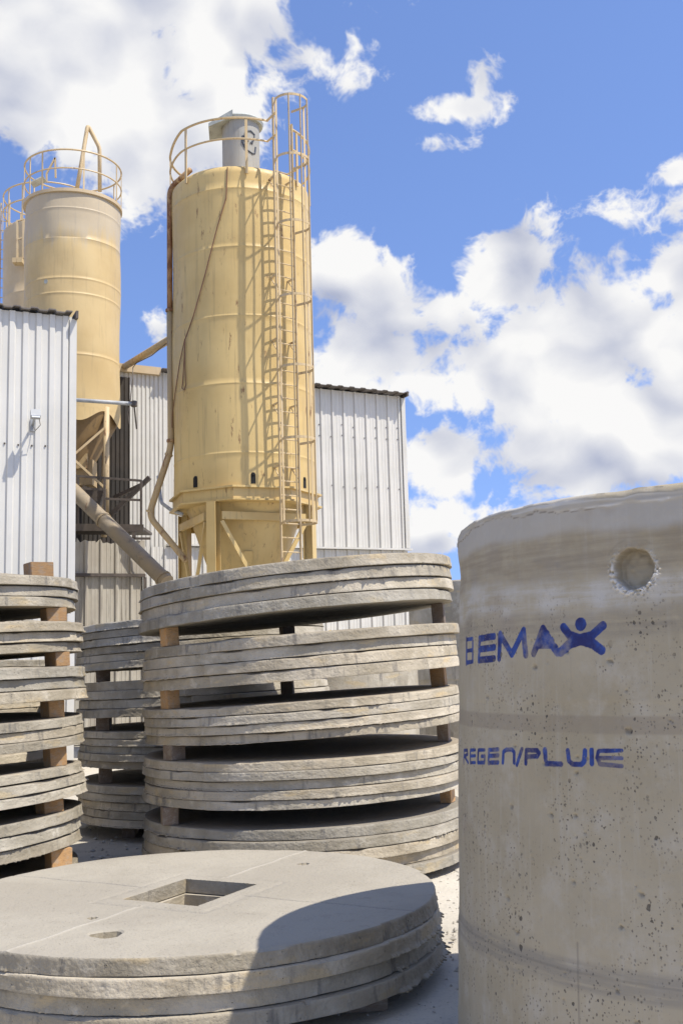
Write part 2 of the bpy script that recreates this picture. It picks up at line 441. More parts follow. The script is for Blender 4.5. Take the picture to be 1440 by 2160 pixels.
M_GRAF = mat_plain('dark_graffiti_paint', (.07, .08, .10), .6)
M_YEL = mat_plain('yellow_plastic', (.75, .50, .08), .4)
M_STONE = mat_plain('pale_gravel', (.52, .475, .40), .9, 0, .4)
M_LAMPGLASS = mat_plain('lamp_front', (.5, .52, .54), .25)

# ------------------------------------------------------------------ ground
gm = bmesh.new()
gx = [-400, -60, -20, -8, -5] + [-5 + .25 * i for i in range(1, 41)] + [8, 20, 60, 400]
gy = [-300, -20, -5, 0, 2.5] + [2.5 + .25 * i for i in range(1, 49)] + [18, 24, 40, 100, 600]
random.seed(3)
gv = [[gm.verts.new((x, y, (random.gauss(0, .006) if abs(x) < 5.2 and 2.4 < y < 14.6 else 0))) for x in gx] for y in gy]
for j in range(len(gy) - 1):
    for i in range(len(gx) - 1): gm.faces.new((gv[j][i], gv[j][i + 1], gv[j + 1][i + 1], gv[j + 1][i]))
me = bpy.data.meshes.new('ground'); gm.to_mesh(me); gm.free(); me.materials.append(M_GROUND)
me.polygons.foreach_set('use_smooth', [True] * len(me.polygons))
ground = link(bpy.data.objects.new('ground', me)); tag(ground, kind='structure')

# ------------------------------------------------------------------ buildings
PHI = math.atan(.41)
TX = Vector((math.cos(PHI), math.sin(PHI), 0)); NX = Vector((math.sin(PHI), -math.cos(PHI), 0))
def profile(pitch, rib, depth, slope, mini=True):
    """one pitch of trapezoid sheet: (along, out)"""
    pan = pitch - rib - 2 * slope
    pts = [(0, 0)]
    if mini:
        for k in (.33, .66): pts += [(pan * k - .012, 0), (pan * k - .004, .006), (pan * k + .004, .006), (pan * k + .012, 0)]
    pts += [(pan, 0), (pan + slope, depth), (pan + slope + rib, depth)]
    return pts
def sheet_wall(parent, name, p0, length, zb, ztop, prof, pitch, per, mat, dent=None, screws=(), seed=0):
    """corrugated wall of separate sheets; p0 = left end on the wall line, ztop(s) = height"""
    rnd = random.Random(seed)
    n = int(math.ceil(length / pitch)); k = 0
    while k < n:
        mb = MB(); cols = []
        for q in range(k, min(n, k + per)):
            for (a, d) in prof: cols.append((q * pitch + a, d))
        end = min((k + per) * pitch, length) + .012
        cols = [c for c in cols if c[0] < end - .002]; cols.append((end, 0))
        off = .0 if (k // per) % 2 == 0 else .003
        rows = 13; vs = []
        for i in range(rows):
            f = i / (rows - 1)
            for (s, d) in cols:
                z = zb + (ztop(s) - zb) * f
                dd = d + off + (dent(s, z) if dent else 0)
                p = p0 + TX * s + NX * dd
                vs.append((p.x, p.y, z))
        m = len(cols)
        fs = [(i * m + j, i * m + j + 1, (i + 1) * m + j + 1, (i + 1) * m + j) for i in range(rows - 1) for j in range(m - 1)]
        mb.add(vs, fs)
        sh = build(name, mb, mat, parent)
        if screws:
            sm = MB()
            for q in range(k, min(n, k + per)):
                s = q * pitch + prof[-1][0] - .01 + .02
                if s > end: continue
                for z in screws:
                    if rnd.random() < .15: continue
                    p = p0 + TX * (q * pitch + (prof[-3][0] - .035)) + NX * (off + .008)
                    sm.box((p.x, p.y, z + rnd.uniform(-.03, .03)), (.022, .022, .022))
            if sm.v: tag(build('screws', sm, M_DARK, sh), kind='stuff')
        k += per
def roof_sheet(parent, p0, length, zf, over, back, rise, pitch, depth, mat, thick=.02, name='roof'):
    """ribbed roof sheet whose ribs run back from the eave; zf(s) is the eave height"""
    mb = MB(); cols = []
    s = -.15
    while s < length - .12:
        cols += [(s, 0), (s + pitch * .45, 0), (s + pitch * .55, depth), (s + pitch * .9, depth)]; s += pitch
    for lay, dz in ((0, 0), (1, thick)):
        vs = []
        for d, rz in ((over, 0), (-back, rise)):
            for (a, h) in cols:
                p = p0 + TX * a + NX * d
                vs.append((p.x, p.y, zf(a) + h + rz + dz))
        m = len(cols)
        mb.add(vs, [(j, j + 1, m + j + 1, m + j) for j in range(m - 1)])
    m = len(cols)
    mb.f += [(j, j + 1, 2 * m + j + 1, 2 * m + j) for j in range(m - 1)]
    return build(name, mb, mat, parent)

# --- the shed at the left, close by
LB0 = P(157, 900, 17.0); LB0.z = 0
lbz = PP(157, 672, LB0, NX).z
lb = thing('white_shed', 'white ribbed metal shed with a floodlight, at the left behind the nearer slab stack', 'shed', LB0)
LW = 4.2
lstart = LB0 - TX * LW
zt_l = lambda s: lbz + .02 - .012 * (s - LW)
prl = profile(.205, .075, .030, .014, False)
def dent_l(s, z):
    return .012 * math.exp(-((z - 3.15) / .10) ** 2) * math.sin(s * 9) if 2.8 < z < 3.5 else 0
sheet_wall(lb, 'wall_sheet', lstart, LW - .06, .05, zt_l, prl, .205, 4, M_WHITE, dent_l, screws=(5.1,), seed=1)
mb = MB()
mb.bar(LB0 + NX * .012 + TX * -.03 + Vector((0, 0, .03)), LB0 + NX * .012 + TX * -.03 + Vector((0, 0, lbz - .02)), .11, .05, NX)
build('corner_flashing', mb, M_WHITE, lb)
c = LB0 - TX * (LW / 2) - NX * 4.1; mb = MB()
mb.box((c.x, c.y, lbz / 2 - .05), (LW - .02, 8.0, lbz - .15), Matrix.Rotation(PHI, 3, 'Z'))
build('shed_body', mb, M_OFFWHITE, lb)
roof_sheet(lb, lstart, LW, lambda s: zt_l(s) + .015, .13, 8, .9, .27, .03, M_ROOF)
mb = MB(); e = LB0 + TX * .01
mb.bar(e + NX * .17 + Vector((0, 0, lbz + .02)), e - NX * .6 + Vector((0, 0, lbz + .06)), .04, .12); build('roof_end_cap', mb, M_DARK, lb)
# floodlight on its wall
fp = PP(70, 884, LB0, NX) + NX * .34
fl = thing('floodlight', 'small grey floodlight sticking out from the left white shed wall', 'lamp', fp)
M3 = Matrix.Rotation(PHI, 3, 'Z') @ Matrix.Rotation(R_(-25), 3, 'X')
mb = MB(); mb.box(fp, (.15, .10, .12), M3); ho = build('housing', mb, M_GREY, fl)
mb = MB(); mb.box(fp + NX * .052 + Vector((0, 0, -.02)), (.125, .012, .10), M3); build('lamp_glass', mb, M_LAMPGLASS, fl)
mb = MB(); mb.bar(fp - NX * .05, fp - NX * .33 + Vector((0, 0, -.10)), .03, .03); mb.bar(fp - NX * .325 + Vector((0, 0, -.2)), fp - NX * .325 + Vector((0, 0, .0)), .08, .02, NX); build('arm', mb, M_GREY, fl)
mb = MB(); mb.tube([fp - NX * .05 + TX * .05, fp - NX * .12 + TX * .09 + Vector((0, 0, -.14)), fp - NX * .26 + TX * .03 + Vector((0, 0, -.2)), fp - NX * .31 + Vector((0, 0, -.12))], .006, 5); build('cable', mb, M_DARK, fl)

# --- the production hall behind the silos
HB0 = P(853, 1000, 30.2); HB0.z = 0
zr = PP(853, 838, HB0, NX).z; 
hl = (PP(240, 1000, HB0, NX) - HB0); HLEN = -hl.dot(TX)
zl = PP(300, 782, HB0, NX).z; sl_at = (PP(300, 782, HB0, NX) - HB0).dot(TX)
ztop_h = lambda s: zr + (zl - zr) * ((s - HLEN) / sl_at)
zled = PP(760, 1157, HB0, NX).z
hall = thing('production_hall', 'long off-white ribbed metal hall behind the big tan silo', 'building', HB0)
hstart = HB0 - TX * HLEN
prh = profile(.335, .045, .04, .018)
half = (PP(345, 1000, HB0, NX) - hstart).dot(TX)
half = round(half / .335) * .335
sheet_wall(hall, 'wall_sheet', hstart, half, zled - .6, ztop_h, profile(.11, .04, .02, .015, False), .11, 10, M_OFFWHITE, screws=(), seed=2)
# right-hand run of tall sheets
p2 = hstart + TX * half
sheet_wall(hall, 'wall_sheet', p2, HLEN - half - .05, zled + .02, lambda s: ztop_h(s + half), prh, .335, 3, M_OFFWHITE, screws=(zled + 1.7, zled + 3.4, zled + 3.1), seed=3)
sheet_wall(hall, 'lower_wall_sheet', hstart + NX * .03, HLEN - .02, .02, lambda s: zled - .05, prh, .335, 3, M_OFFWHITE, seed=4)
mb = MB(); a = hstart + TX * half + NX * .10; b_ = HB0 + NX * .10 + TX * .08
mb.bar(a + Vector((0, 0, zled)), b_ + Vector((0, 0, zled - .02)), .16, .045); build('ledge_flashing', mb, M_OFFWHITE, hall)
mb = MB(); mb.bar(HB0 + NX * .02 + Vector((0, 0, zled + .03)), HB0 + NX * .02 + Vector((0, 0, zr - .05)), .12, .10, NX); build('corner_flashing', mb, M_OFFWHITE, hall)
c = HB0 - TX * (HLEN / 2) - NX * 6.1; mb = MB()
mb.box((c.x, c.y, (zr - .3) / 2), (HLEN - .06, 12, zr - .3), Matrix.Rotation(PHI, 3, 'Z')); build('hall_body', mb, M_OFFWHITE, hall)
roof_sheet(hall, hstart + TX * half, HLEN - half, lambda s: ztop_h(s + half) + .02, .32, 12, .6, .335, .026, M_ROOF)
mb = MB(); e = HB0 + TX * .03
mb.bar(e + NX * .33 + Vector((0, 0, zr + .02)), e - NX * .5 + Vector((0, 0, zr + .05)), .05, .13); build('roof_end_cap', mb, M_DARK, hall)
mb = MB(); q0 = hstart + NX * .06; q1 = hstart + TX * (half - .15) + NX * .06
mb.bar(q0 + Vector((0, 0, ztop_h(0))), q1 + Vector((0, 0, ztop_h(half))), .18, .20); build('cap_flashing', mb, M_SILO3, hall)
# door-less lean-to with grimy walls under the second silo
LT0 = P(305, 1250, 24.6); LT0.z = 0
ltw = (LT0 - PP(120, 1250, LT0, NX)).dot(TX)
ztl = PP(240, 1138, LT0, NX).z
lt = thing('grimy_lean_to', 'low grimy ribbed metal lean-to below the walkway of the left silo', 'building', LT0)
zd = PP(240, 1214, LT0, NX).z
rg = random.Random(8); tears = [rg.uniform(-.10, .02) for _ in range(60)]
sheet_wall(lt, 'wall_sheet', LT0 - TX * ltw, ltw, zd + .04, lambda s: ztl + tears[int(s / .07) % 60] * (1.0 if s < ltw * .75 else .3), prh, .335, 2, M_DIRTY, seed=5)
sheet_wall(lt, 'door_sheet', LT0 - TX * ltw + NX * .02, ltw - .08, .02, lambda s: zd - .03, prh, .335, 2, M_DIRTY, seed=6)
mb = MB(); a = LT0 - TX * ltw + NX * .08; mb.bar(a + Vector((0, 0, zd)), LT0 + NX * .08 + Vector((0, 0, zd)), .12, .07); mb.bar(LT0 + NX * .06 + Vector((0, 0, 0.02)), LT0 + NX * .06 + Vector((0, 0, zd - .04)), .06, .06, NX); build('door_frame', mb, M_DARK, lt)
c = LT0 - TX * (ltw / 2) - NX * 1.15; mb = MB(); mb.box((c.x, c.y, ztl / 2 - .25), (ltw - .05, 2.2, ztl - .5), Matrix.Rotation(PHI, 3, 'Z')); build('lean_to_body', mb, M_GRIME_SHADE, lt)
# grimy back wall, the shade of the recess painted into its colour
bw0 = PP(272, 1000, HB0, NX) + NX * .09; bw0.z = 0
gb = thing('grimy_shade_painted_wall', 'grimy metal wall darkened by painted shade in the recess under the left silo', 'wall', bw0)
sheet_wall(gb, 'wall_sheet', bw0 - TX * 2.6, 2.6, ztl - .8, lambda s: ztop_h(0) - .25 if s > 1.9 else 7.1, profile(.11, .04, .02, .015, False), .11, 8, M_GRIME_SHADE, seed=7)
mb = MB(); mb.box(bw0 - TX * 1.3 - NX * .1 + Vector((0, 0, 5.2)), (2.6, .1, 3.6), Matrix.Rotation(PHI, 3, 'Z')); build('backing', mb, M_GRIME_SHADE, gb)

# ------------------------------------------------------------------ main silo
def ang_dir(c, a):
    """horizontal direction at angle a to the right of the line from c to the camera"""
    base = math.atan2(-c.y, -c.x)
    return Vector((math.cos(base + a), math.sin(base + a), 0))
def silo_body(c, r, zb, zt, seams, seed, flat=None, n=96, lip=.03):
    rg = np.random.default_rng(seed)
    ph = rg.uniform(0, 6.28, 12); am = rg.normal(0, .004, 12)
    def wob(a, z):
        return sum(am[k] * math.sin((k % 4 + 2) * a + ph[k] + z * (.7 + .25 * k)) for k in range(12)) * .8
    zs = sorted(set([zb, zt - .12] + list(np.linspace(zb + .05, zt - .15, 40))))
    prof = [(r, z) for z in zs]
    for zz in seams: prof += [(r, zz - .018), (r + .0045, zz - .008), (r + .0045, zz + .006), (r, zz + .012)]
    prof.sort(key=lambda q: q[1])
    prof += [(r - .01, zt - .05), (r - .06, zt), (r * .55, zt + .10), (.05, zt + .16)]
    mb = MB(); mb.lathe((c.x, c.y, 0), prof, n, True, wob); return mb

S1 = P(512.5, 740, 20.53); S1.z = 0; R1 = 1.344
f1 = ang_dir(S1, 0); rt1 = ang_dir(S1, math.pi / 2)
zt1 = P(512, 352, 20.53 - 1.25).z; zb1 = P(515, 1026, 20.53 - 1.3).z
silo = thing('tan_silo', 'tall tan steel silo with caged ladder and octagonal base ring, largest of the three', 'silo', S1)
seam1 = [PZs for PZs in [P(500, y, 19.23).z for y in (520, 665, 808, 955, 398)]]
body = build('silo_shell', silo_body(S1, R1, zb1, zt1, seam1, 4), M_SILO, silo, True, angle=40)
def on1(a, r, z): 
    d = ang_dir(S1, a); return Vector((S1.x + d.x * r, S1.y + d.y * r, z))
# ladder with safety cage
LA = R_(31); ld = ang_dir(S1, LA); lt_ = Vector((-ld.y, ld.x, 0))
if lt_.dot(rt1) < 0: lt_ = -lt_
LC = S1 + ld * (R1 + .21); LW2 = .205
zl0 = 2.4; zl1 = zt1 + 1.0
def lad(off, out, z): 
    p = LC + lt_ * off + ld * out; return Vector((p.x, p.y, z))
mb = MB()
for s in (-1, 1):
    mb.bar(lad(s * LW2, 0, zl0), lad(s * LW2, 0, zt1 + (.85 if s > 0 else 1.3)), .05, .022, lt_)
ladder = build('ladder', mb, M_FRAME, silo)
mb = MB(); mb.tube([lad(-LW2, 0, 0), lad(LW2, 0, 0)], .013, 6)
me = bpy.data.meshes.new('rung'); me.from_pydata([(v[0] - LC.x, v[1] - LC.y, v[2]) for v in mb.v], [], mb.f); me.materials.append(M_FRAME)
z = zl0 + .15
while z < zt1 + .1: place('rung', me, ladder, (LC.x, LC.y, z)); z += .254
def hoop_pts(z, rad=.31, n=14):
    pts = [lad(-LW2, 0, z)]
    for k in range(n + 1):
        a = math.pi * (k / n) * 1.06 - math.pi * .03
        pts.append(lad(-math.cos(a) * rad, .31 + math.sin(a) * rad - .02, z))
    pts.append(lad(LW2, 0, z)); return pts
def flat_strip(pts, w, th):
    m = MB()
    for a, b in zip(pts[:-1], pts[1:]): m.bar(a, b, th, w)
    return m
HZ = [P(610, y, 18.88).z for y in (1100, 925, 773, 625, 470, 330)] + [P(600, 196, 18.7).z]
for hz in HZ: build('cage_hoop', flat_strip(hoop_pts(hz), .045, .010), M_FRAME, ladder)
for k in (0, 4, 7, 10, 14):
    p = hoop_pts(0)[1 + k]
    mb = MB(); mb.bar(Vector((p.x, p.y, HZ[0])), Vector((p.x, p.y, HZ[-1] + .02)), .038, .010, lt_ if 3 < k < 11 else ld); build('cage_strap', mb, M_FRAME, ladder)
for hz in (zb1 + .35, zb1 + 1.5, zb1 + 2.7, zb1 + 3.9, zt1 - .25):
    for s in (-1, 1):
        mb = MB(); mb.bar(lad(s * LW2, 0, hz), lad(s * (LW2 - .02), -.22, hz), .03, .03); mb.bar(lad(s * LW2, -.02, hz - .22), lad(s * (LW2 - .02), -.21, hz), .015, .015); build('standoff_bracket', mb, M_FRAME, ladder)
# railing round the roof
def arc(c, r, z, a0, a1, n=40, zf=None):
    out = []
    for k in range(n + 1):
        a = a0 + (a1 - a0) * k / n; d = ang_dir(c, a)
        out.append(Vector((c.x + d.x * r, c.y + d.y * r, z + (zf(a) if zf else 0))))
    return out
rh = P(512, 250, 19.2).z - zt1; mh = rh * .55
rail = MB()
sm = lambda a: -.19 * (1 - min(1, max(0, (a - R_(-78)) / R_(24))))
rail.tube(arc(S1, R1 + .03, zt1 + rh, R_(-135), R_(22), 48, sm) + [lad(-LW2, .1, zt1 + rh + .04)], .024, 6)
rail.tube(arc(S1, R1 + .03, zt1 + mh, R_(-135), R_(22), 48, lambda a: sm(a) * .4) + [lad(-LW2, .1, zt1 + mh + .02)], .02, 6)
rl = build('railing', rail, M_FRAME, silo)
r2 = MB(); r2.tube([lad(LW2, 0, zt1 + rh - .05)] + arc(S1, R1 + .03, zt1 + rh, R_(44), R_(190), 40), .024, 6); r2.tube([lad(LW2, 0, zt1 + mh - .02)] + arc(S1, R1 + .03, zt1 + mh, R_(44), R_(190), 40), .02, 6)
build('railing', r2, M_FRAME, silo)
for a in (-88, -48, 5, 52, 92, 140, -130):
    mb = MB(); d = ang_dir(S1, R_(a)); p = S1 + d * (R1 + .03)
    top = rh + (sm(R_(a)) if a < 22 else 0)
    mb.bar(Vector((p.x, p.y, zt1 - .18)), Vector((p.x, p.y, zt1 + top)), .05, .022, d); build('rail_post', mb, M_FRAME, rl)
# vent filter on the roof
vc = S1 + f1 * .30 + rt1 * .02
vz0 = zt1 + .08; vz1 = P(510, 268, 20.27).z
vent = MB(); vent.lathe((vc.x, vc.y, 0), [(.48, vz0 - .05), (.48, vz0 + .02), (.365, vz0 + .03), (.365, vz1)], 40)
ve = build('roof_vent', vent, M_VENT, silo, True, angle=40)
mb = MB()
mb.lathe((vc.x, vc.y, 0), [(.43, vz1 - .03), (.45, vz1 + .02), (.43, vz1 + .05), (.26, vz1 + .11), (.03, vz1 + .13)], 40)
w0 = vc - rt1 * .35
for s in (-1, 1): pass
a1 = vc - rt1 * .62
mb.add([Vector((a1.x, a1.y, vz1 - .10)) + f1 * .29, Vector((a1.x, a1.y, vz1 - .10)) - f1 * .29, Vector((vc.x, vc.y, vz1 + .12)) - f1 * .43 - rt1 * .15, Vector((vc.x, vc.y, vz1 + .12)) + f1 * .43 - rt1 * .15,
        Vector((a1.x, a1.y, vz1 - .17)) + f1 * .29, Vector((a1.x, a1.y, vz1 - .17)) - f1 * .29, Vector((vc.x, vc.y, vz1 - .02)) - f1 * .43 - rt1 * .15, Vector((vc.x, vc.y, vz1 - .02)) + f1 * .43 - rt1 * .15],
       [(0, 1, 2, 3), (4, 7, 6, 5), (0, 4, 5, 1), (1, 5, 6, 2), (2, 6, 7, 3), (3, 7, 4, 0)])
build('vent_cap', mb, M_CAP, ve)
def vg(px, py):                                # graffiti strokes lie on the vent's round face
    q = P(px, py, 20.01); off = (q - vc).dot(rt1); a = math.asin(max(-.95, min(.95, off / .37)))
    d = ang_dir(vc, a); return Vector((vc.x + d.x * .369, vc.y + d.y * .369, q.z))
def zoomg(pts): return [(330 + x / 3.6, 160 + y / 3.6) for x, y in pts]
for st in ([(740, 490), (745, 450), (715, 432), (680, 440), (668, 480), (672, 520), (700, 512)], [(735, 500), (715, 525), (730, 525)],
           [(672, 545), (690, 530)], [(668, 560), (690, 585), (730, 600), (748, 590), (752, 540)], [(655, 480), (652, 530), (668, 558)]):
    mb = MB(); mb.tube([vg(*q) for q in zoomg(st)], .018, 5); build('graffiti_stroke', mb, M_GRAF, ve)
# octagonal ring beam: two flanges and a web
def octo(c, r, z0, z1, rin, rot=0):
    mb = MB(); vs = []; n = 8
    for (rr, z) in ((r, z0), (r, z1), (rin, z1), (rin, z0)):
        for k in range(n):
            d = ang_dir(c, rot + (k + .5) * math.pi / 4); vs.append((c.x + d.x * rr, c.y + d.y * rr, z))
    fs = []
    for q in range(4):
        for k in range(n): fs.append((q * n + k, q * n + (k + 1) % n, ((q + 1) % 4) * n + (k + 1) % n, ((q + 1) % 4) * n + k))
    mb.add(vs, fs); return mb
ro = R_(14); RB = R1 * 1.035
zr0 = P(515, 1052, 19.05).z
ring = build('ring_beam', octo(S1, RB, zr0 + .03, zb1 - .02, RB - .05, ro), M_SILO, silo)
build('flange', octo(S1, RB + .07, zb1 - .022, zb1 + .012, R1 - .1, ro), M_SILO, ring)
build('flange', octo(S1, RB + .07, zr0, zr0 + .032, R1 - .3, ro), M_SILO, ring)
mb = MB(); mb.lathe((S1.x, S1.y, 0), [(.25, zr0 - 2.6), (.28, zr0 - 2.35), (1.05, zr0 - .13), (1.12, zr0 + .03)], 64); cone = build('hopper_cone', mb, M_SILO, silo, True, angle=40)
mb = MB(); d = ang_dir(S1, R_(2)); p = S1 + d * .72
mb.bar(Vector((p.x, p.y, zr0 - 1.1)), Vector((p.x, p.y, zr0 - .86)) + d * .11, .19, .012, d); build('inspection_plate', mb, M_SILO, cone)
for px in (418, 533, 637):
    a = math.asin(max(-.99, min(.99, (px - 516.5) / 148.5)))
    d = ang_dir(S1, a); p = S1 + d * (R1 - .015)
    mb = MB(); tdir = Vector((-d.y, d.x, 0))
    Mx = Matrix((tdir, d, Vector((0, 0, 1)))).transposed()
    mb.box((p.x, p.y, zb1 + .13), (.085, .05, .17), Mx); mb.lathe((p.x, p.y, 0), [(.0425, zb1 + .2), (.04, zb1 + .235), (.02, zb1 + .25)], 12)
    build('drain_slot', mb, M_BLACK, body)
# columns, beams, braces
def hcol(a, b, dirn_, w=.18):
    m = MB(); dirn_ = Vector(dirn_).normalized(); side = Vector((-dirn_.y, dirn_.x, 0))
    for s in (-1, 1): m.bar(a + dirn_ * s * w / 2, b + dirn_ * s * w / 2, .016, w, side) if False else m.bar(a + dirn_ * s * w / 2, b + dirn_ * s * w / 2, w, .016, dirn_)
    m.bar(a, b, .012, w - .02, dirn_); return m
cols = {}
for k, a in enumerate((-26, 64, 154, -116)):
    d = ang_dir(S1, R_(a)); p = S1 + d * 1.305
    cols[k] = p
    build('column', hcol(Vector((p.x, p.y, 0)), Vector((p.x, p.y, zr0 - .004)), d), M_SILO, silo)
zbm = P(555, 1088, 19.49).z
for i, j in ((0, 1), (1, 2), (2, 3), (3, 0)):
    a, b = cols[i], cols[j]; dd = (b - a).normalized(); out = Vector((dd.y, -dd.x, 0))
    if out.dot((a + b) / 2 - S1) < 0: out = -out
    q = out * .11
    mb = MB(); mb.bar(Vector((a.x, a.y, zbm)) + q + dd * .12, Vector((b.x, b.y, zbm)) + q - dd * .12, .06, .14); build('cross_beam', mb, M_SILO, silo)
    if i < 2 or i == 3:
        mb = MB(); mb.bar(Vector((a.x, a.y, zbm - .10)) + q + dd * .12, Vector((a.x, a.y, zbm - 1.65)) + q + dd * 1.0, .05, .07)
        mb.bar(Vector((b.x, b.y, zbm - .10)) + q - dd * .12, Vector((b.x, b.y, zbm - 1.65)) + q - dd * 1.0, .05, .07); build('brace', mb, M_SILO, silo)
# rope
rp = [on1(R_(-10), R1 + .02, zt1 - .05)]
for (px, py) in ((483, 420), (465, 480), (440, 580), (415, 670), (398, 718)):
    a = math.asin((px - 512) / 148.); rp.append(on1(a, R1 + .03, P(px, py, 20.53 - R1 * math.cos(a)).z))
rope = MB(); rope.tube(rp, .011, 5)
for path in (((398, 718), (396, 760), (393, 805), (391, 822), (396, 826), (399, 815), (397, 760), (398, 725)), ((398, 718), (386, 770), (376, 830), (368, 880), (366, 905))):
    pp = []
    for (px, py) in path:
        a = math.asin(max(-.985, (px - 513) / 148.)); pp.append(on1(a, R1 + .03, P(px, py, 20.53 - R1 * math.cos(a)).z))
    rope.tube(pp, .009, 5)
build('rope', rope, M_ROPE, silo, origin=None)
# filling pipe down the left side
def bend(pts, rad=.12, n=5):
    out = [Vector(pts[0])]
    for i in range(1, len(pts) - 1):
        p = Vector(pts[i]); a = (Vector(pts[i - 1]) - p).normalized(); b = (Vector(pts[i + 1]) - p).normalized()
        for k in range(n + 1):
            f = k / n; out.append((p + a * rad * (1 - f)) * (1 - f) + (p + b * rad * f) * f if False else p + a * rad * (1 - f) ** 2 + b * rad * f ** 2)
    out.append(Vector(pts[-1])); return out
py_ = 20.27
up = [P(402, 358, 19.92), P(358, 398, py_), P(358.5, 655, py_)]
mb = MB(); mb.tube(bend(up, .18), .056, 10); pipe = build('filling_pipe', mb, M_RUSTY, silo, True)
mb = MB(); mb.tube(bend([P(358.5, 655, py_), P(361, 945, py_), P(314, 1088, py_ + .09), P(392, 1182, 19.92)], .2), .062, 10); build('lower_pipe', mb, M_PIPE, pipe, True)
for py2 in (655, 930):
    q = P(358.5 if py2 == 655 else 361, py2, py_); mb = MB(); mb.lathe((q.x, q.y, 0), [(.075, q.z - .03), (.085, q.z - .02), (.085, q.z + .02), (.075, q.z + .03)], 14)
    mb.bar(q, q + Vector((.22, .1, 0)), .05, .05); build('pipe_clamp', mb, M_RUSTY, pipe)
q0, q1 = P(314, 1088, py_ + .09), P(361, 945, py_)
for f in (.06, .9):
    q = q0.lerp(q1, f); dd = (q1 - q0).normalized(); mb = MB(); mb.tube([q - dd * .02, q + dd * .02], .078, 12); build('pipe_joint', mb, M_PIPE, pipe)
mb = MB(); mb.tube(bend([P(334, 1005, 22.18), P(340, 1060, 21.75), P(360, 1075, 20.88), P(384, 1084, 20.01)], .15), .035, 8)
build('hose', mb, M_GREY, silo, True)

# pipe running from the hall roof to the silo
a, b = P(262, 774, 27.2), P(378, 704, 22.2)
mb = MB(); mb.tube([a, b], .085, 10)
tp = build('transfer_pipe', mb, M_PIPE, None, True, origin=a); tag(tp, 'tan pipe slanting from the hall roof up to the big silo', 'pipe')
mb = MB(); mb.tube([P(352, 724, 23.0), P(320, 750, 24.2), P(288, 766, 25.9), P(281, 775, 26.5), P(280, 800, 26.4), P(275, 850, 26.4), P(270, 870, 26.4), P(273, 895, 26.4)], .012, 5)
cb = build('hanging_cable', mb, M_DARK, None, origin=a); tag(cb, 'thin dark cable hanging from the slanting pipe down the hall wall', 'cable')

# ------------------------------------------------------------------ second silo
S2 = P(153.5, 600, 25.4); S2.z = 0; R2 = 1.135
zt2 = P(154, 398, 25.4 - R2).z; zb2 = P(200, 856, 25.4 - R2).z
silo2 = thing('tan_silo', 'dented faded tan silo with a hooped roof railing, rising behind the white shed', 'silo', (S2.x, S2.y, 4.0)); WLOC[silo2.name] = Vector((S2.x, S2.y, 4.0))
seam2 = [P(154, y, 24.3).z for y in (437, 500, 585, 617, 745)]
def skirt_wave(a, z): return 0
b2 = silo_body(S2, R2, zb2, zt2, seam2, 9, n=80)
b2.v = [(S2.x + (x - S2.x) * k, S2.y + (y - S2.y) * k, z) for (x, y, z) in b2.v
        for k in [1 - .035 * math.exp(-((z - (zt2 - 1.0)) / .25) ** 2) * max(0, math.cos(math.atan2(y - S2.y, x - S2.x) - math.atan2(-S2.y, -S2.x) + .1)) ** 24 * (1 + .6 * math.sin(z * 40))]]
body2 = build('silo_shell', b2, M_SILO2, silo2, True, angle=40)
zc2 = P(200, 985, 25.4).z
mb = MB(); mb.lathe((S2.x, S2.y, 0), [(.30, zc2 - .7), (.34, zc2 - .3), (R2 - .03, zb2 - .10), (R2 - .02, zb2 + .05)], 64); build('hopper_cone', mb, M_CONE, silo2, True, angle=40)
# torn skirt below the shell
mb = MB(); n = 60; vs = []
for k in range(n + 1):
    a = R_(-60) + R_(150) * k / n; d = ang_dir(S2, a)
    dz = .16 + .14 * math.sin(a * 5.5 + .8)
    for z in (zb2 + .02, zb2 - dz): vs.append((S2.x + d.x * (R2 + .012), S2.y + d.y * (R2 + .012), z))
mb.add(vs, [(2 * k, 2 * k + 1, 2 * k + 3, 2 * k + 2) for k in range(n)]); build('torn_skirt', mb, M_SILO2, silo2, True)
mb = MB(); mb.lathe((S2.x, S2.y, 0), [(R2 - .02, zt2 - .07), (R2 + .045, zt2 - .06), (R2 + .045, zt2 + .02), (R2 - .05, zt2 + .03)], 72); build('top_rim', mb, M_SILO3, silo2, True, angle=40)
rail = MB()
for h, rr in ((.98, .022), (.52, .018)): rail.tube(arc(S2, R2 + .02, zt2 + h, R_(-170), R_(165), 60), rr, 6)
rl2 = build('railing', rail, M_FRAME, silo2)
for a in (-85, -60, -38, 12, 62, 84, 120, 165, -125, -168):
    d = ang_dir(S2, R_(a)); p = S2 + d * (R2 + .02); mb = MB(); mb.bar(Vector((p.x, p.y, zt2 - .04)), Vector((p.x, p.y, zt2 + .98)), .036, .018, d); build('rail_post', mb, M_FRAME, rl2)
pk = [P(163, 398, 25.0), P(172, 345, 25.0), P(185.5, 264, 25.2), P(210.5, 312, 25.3), P(211, 404, 25.4)]
mb = MB(); mb.tube(bend(pk, .1), .05, 10); build('filling_pipe', mb, M_FRAME, silo2, True)
mb = MB(); q = P(126, 372, 25.0); mb.lathe((q.x, q.y, 0), [(.17, zt2 - .02), (.17, zt2 + .12), (.14, zt2 + .17), (.02, zt2 + .18)], 20); build('roof_hatch', mb, M_DARK, silo2, True, angle=40)
mb = MB(); q = P(78, 380, 25.0); mb.bar(q + Vector((-.12, 0, -.12)), q + Vector((.2, 0, .03)), .3, .03); build('roof_plate', mb, M_CAP, silo2)
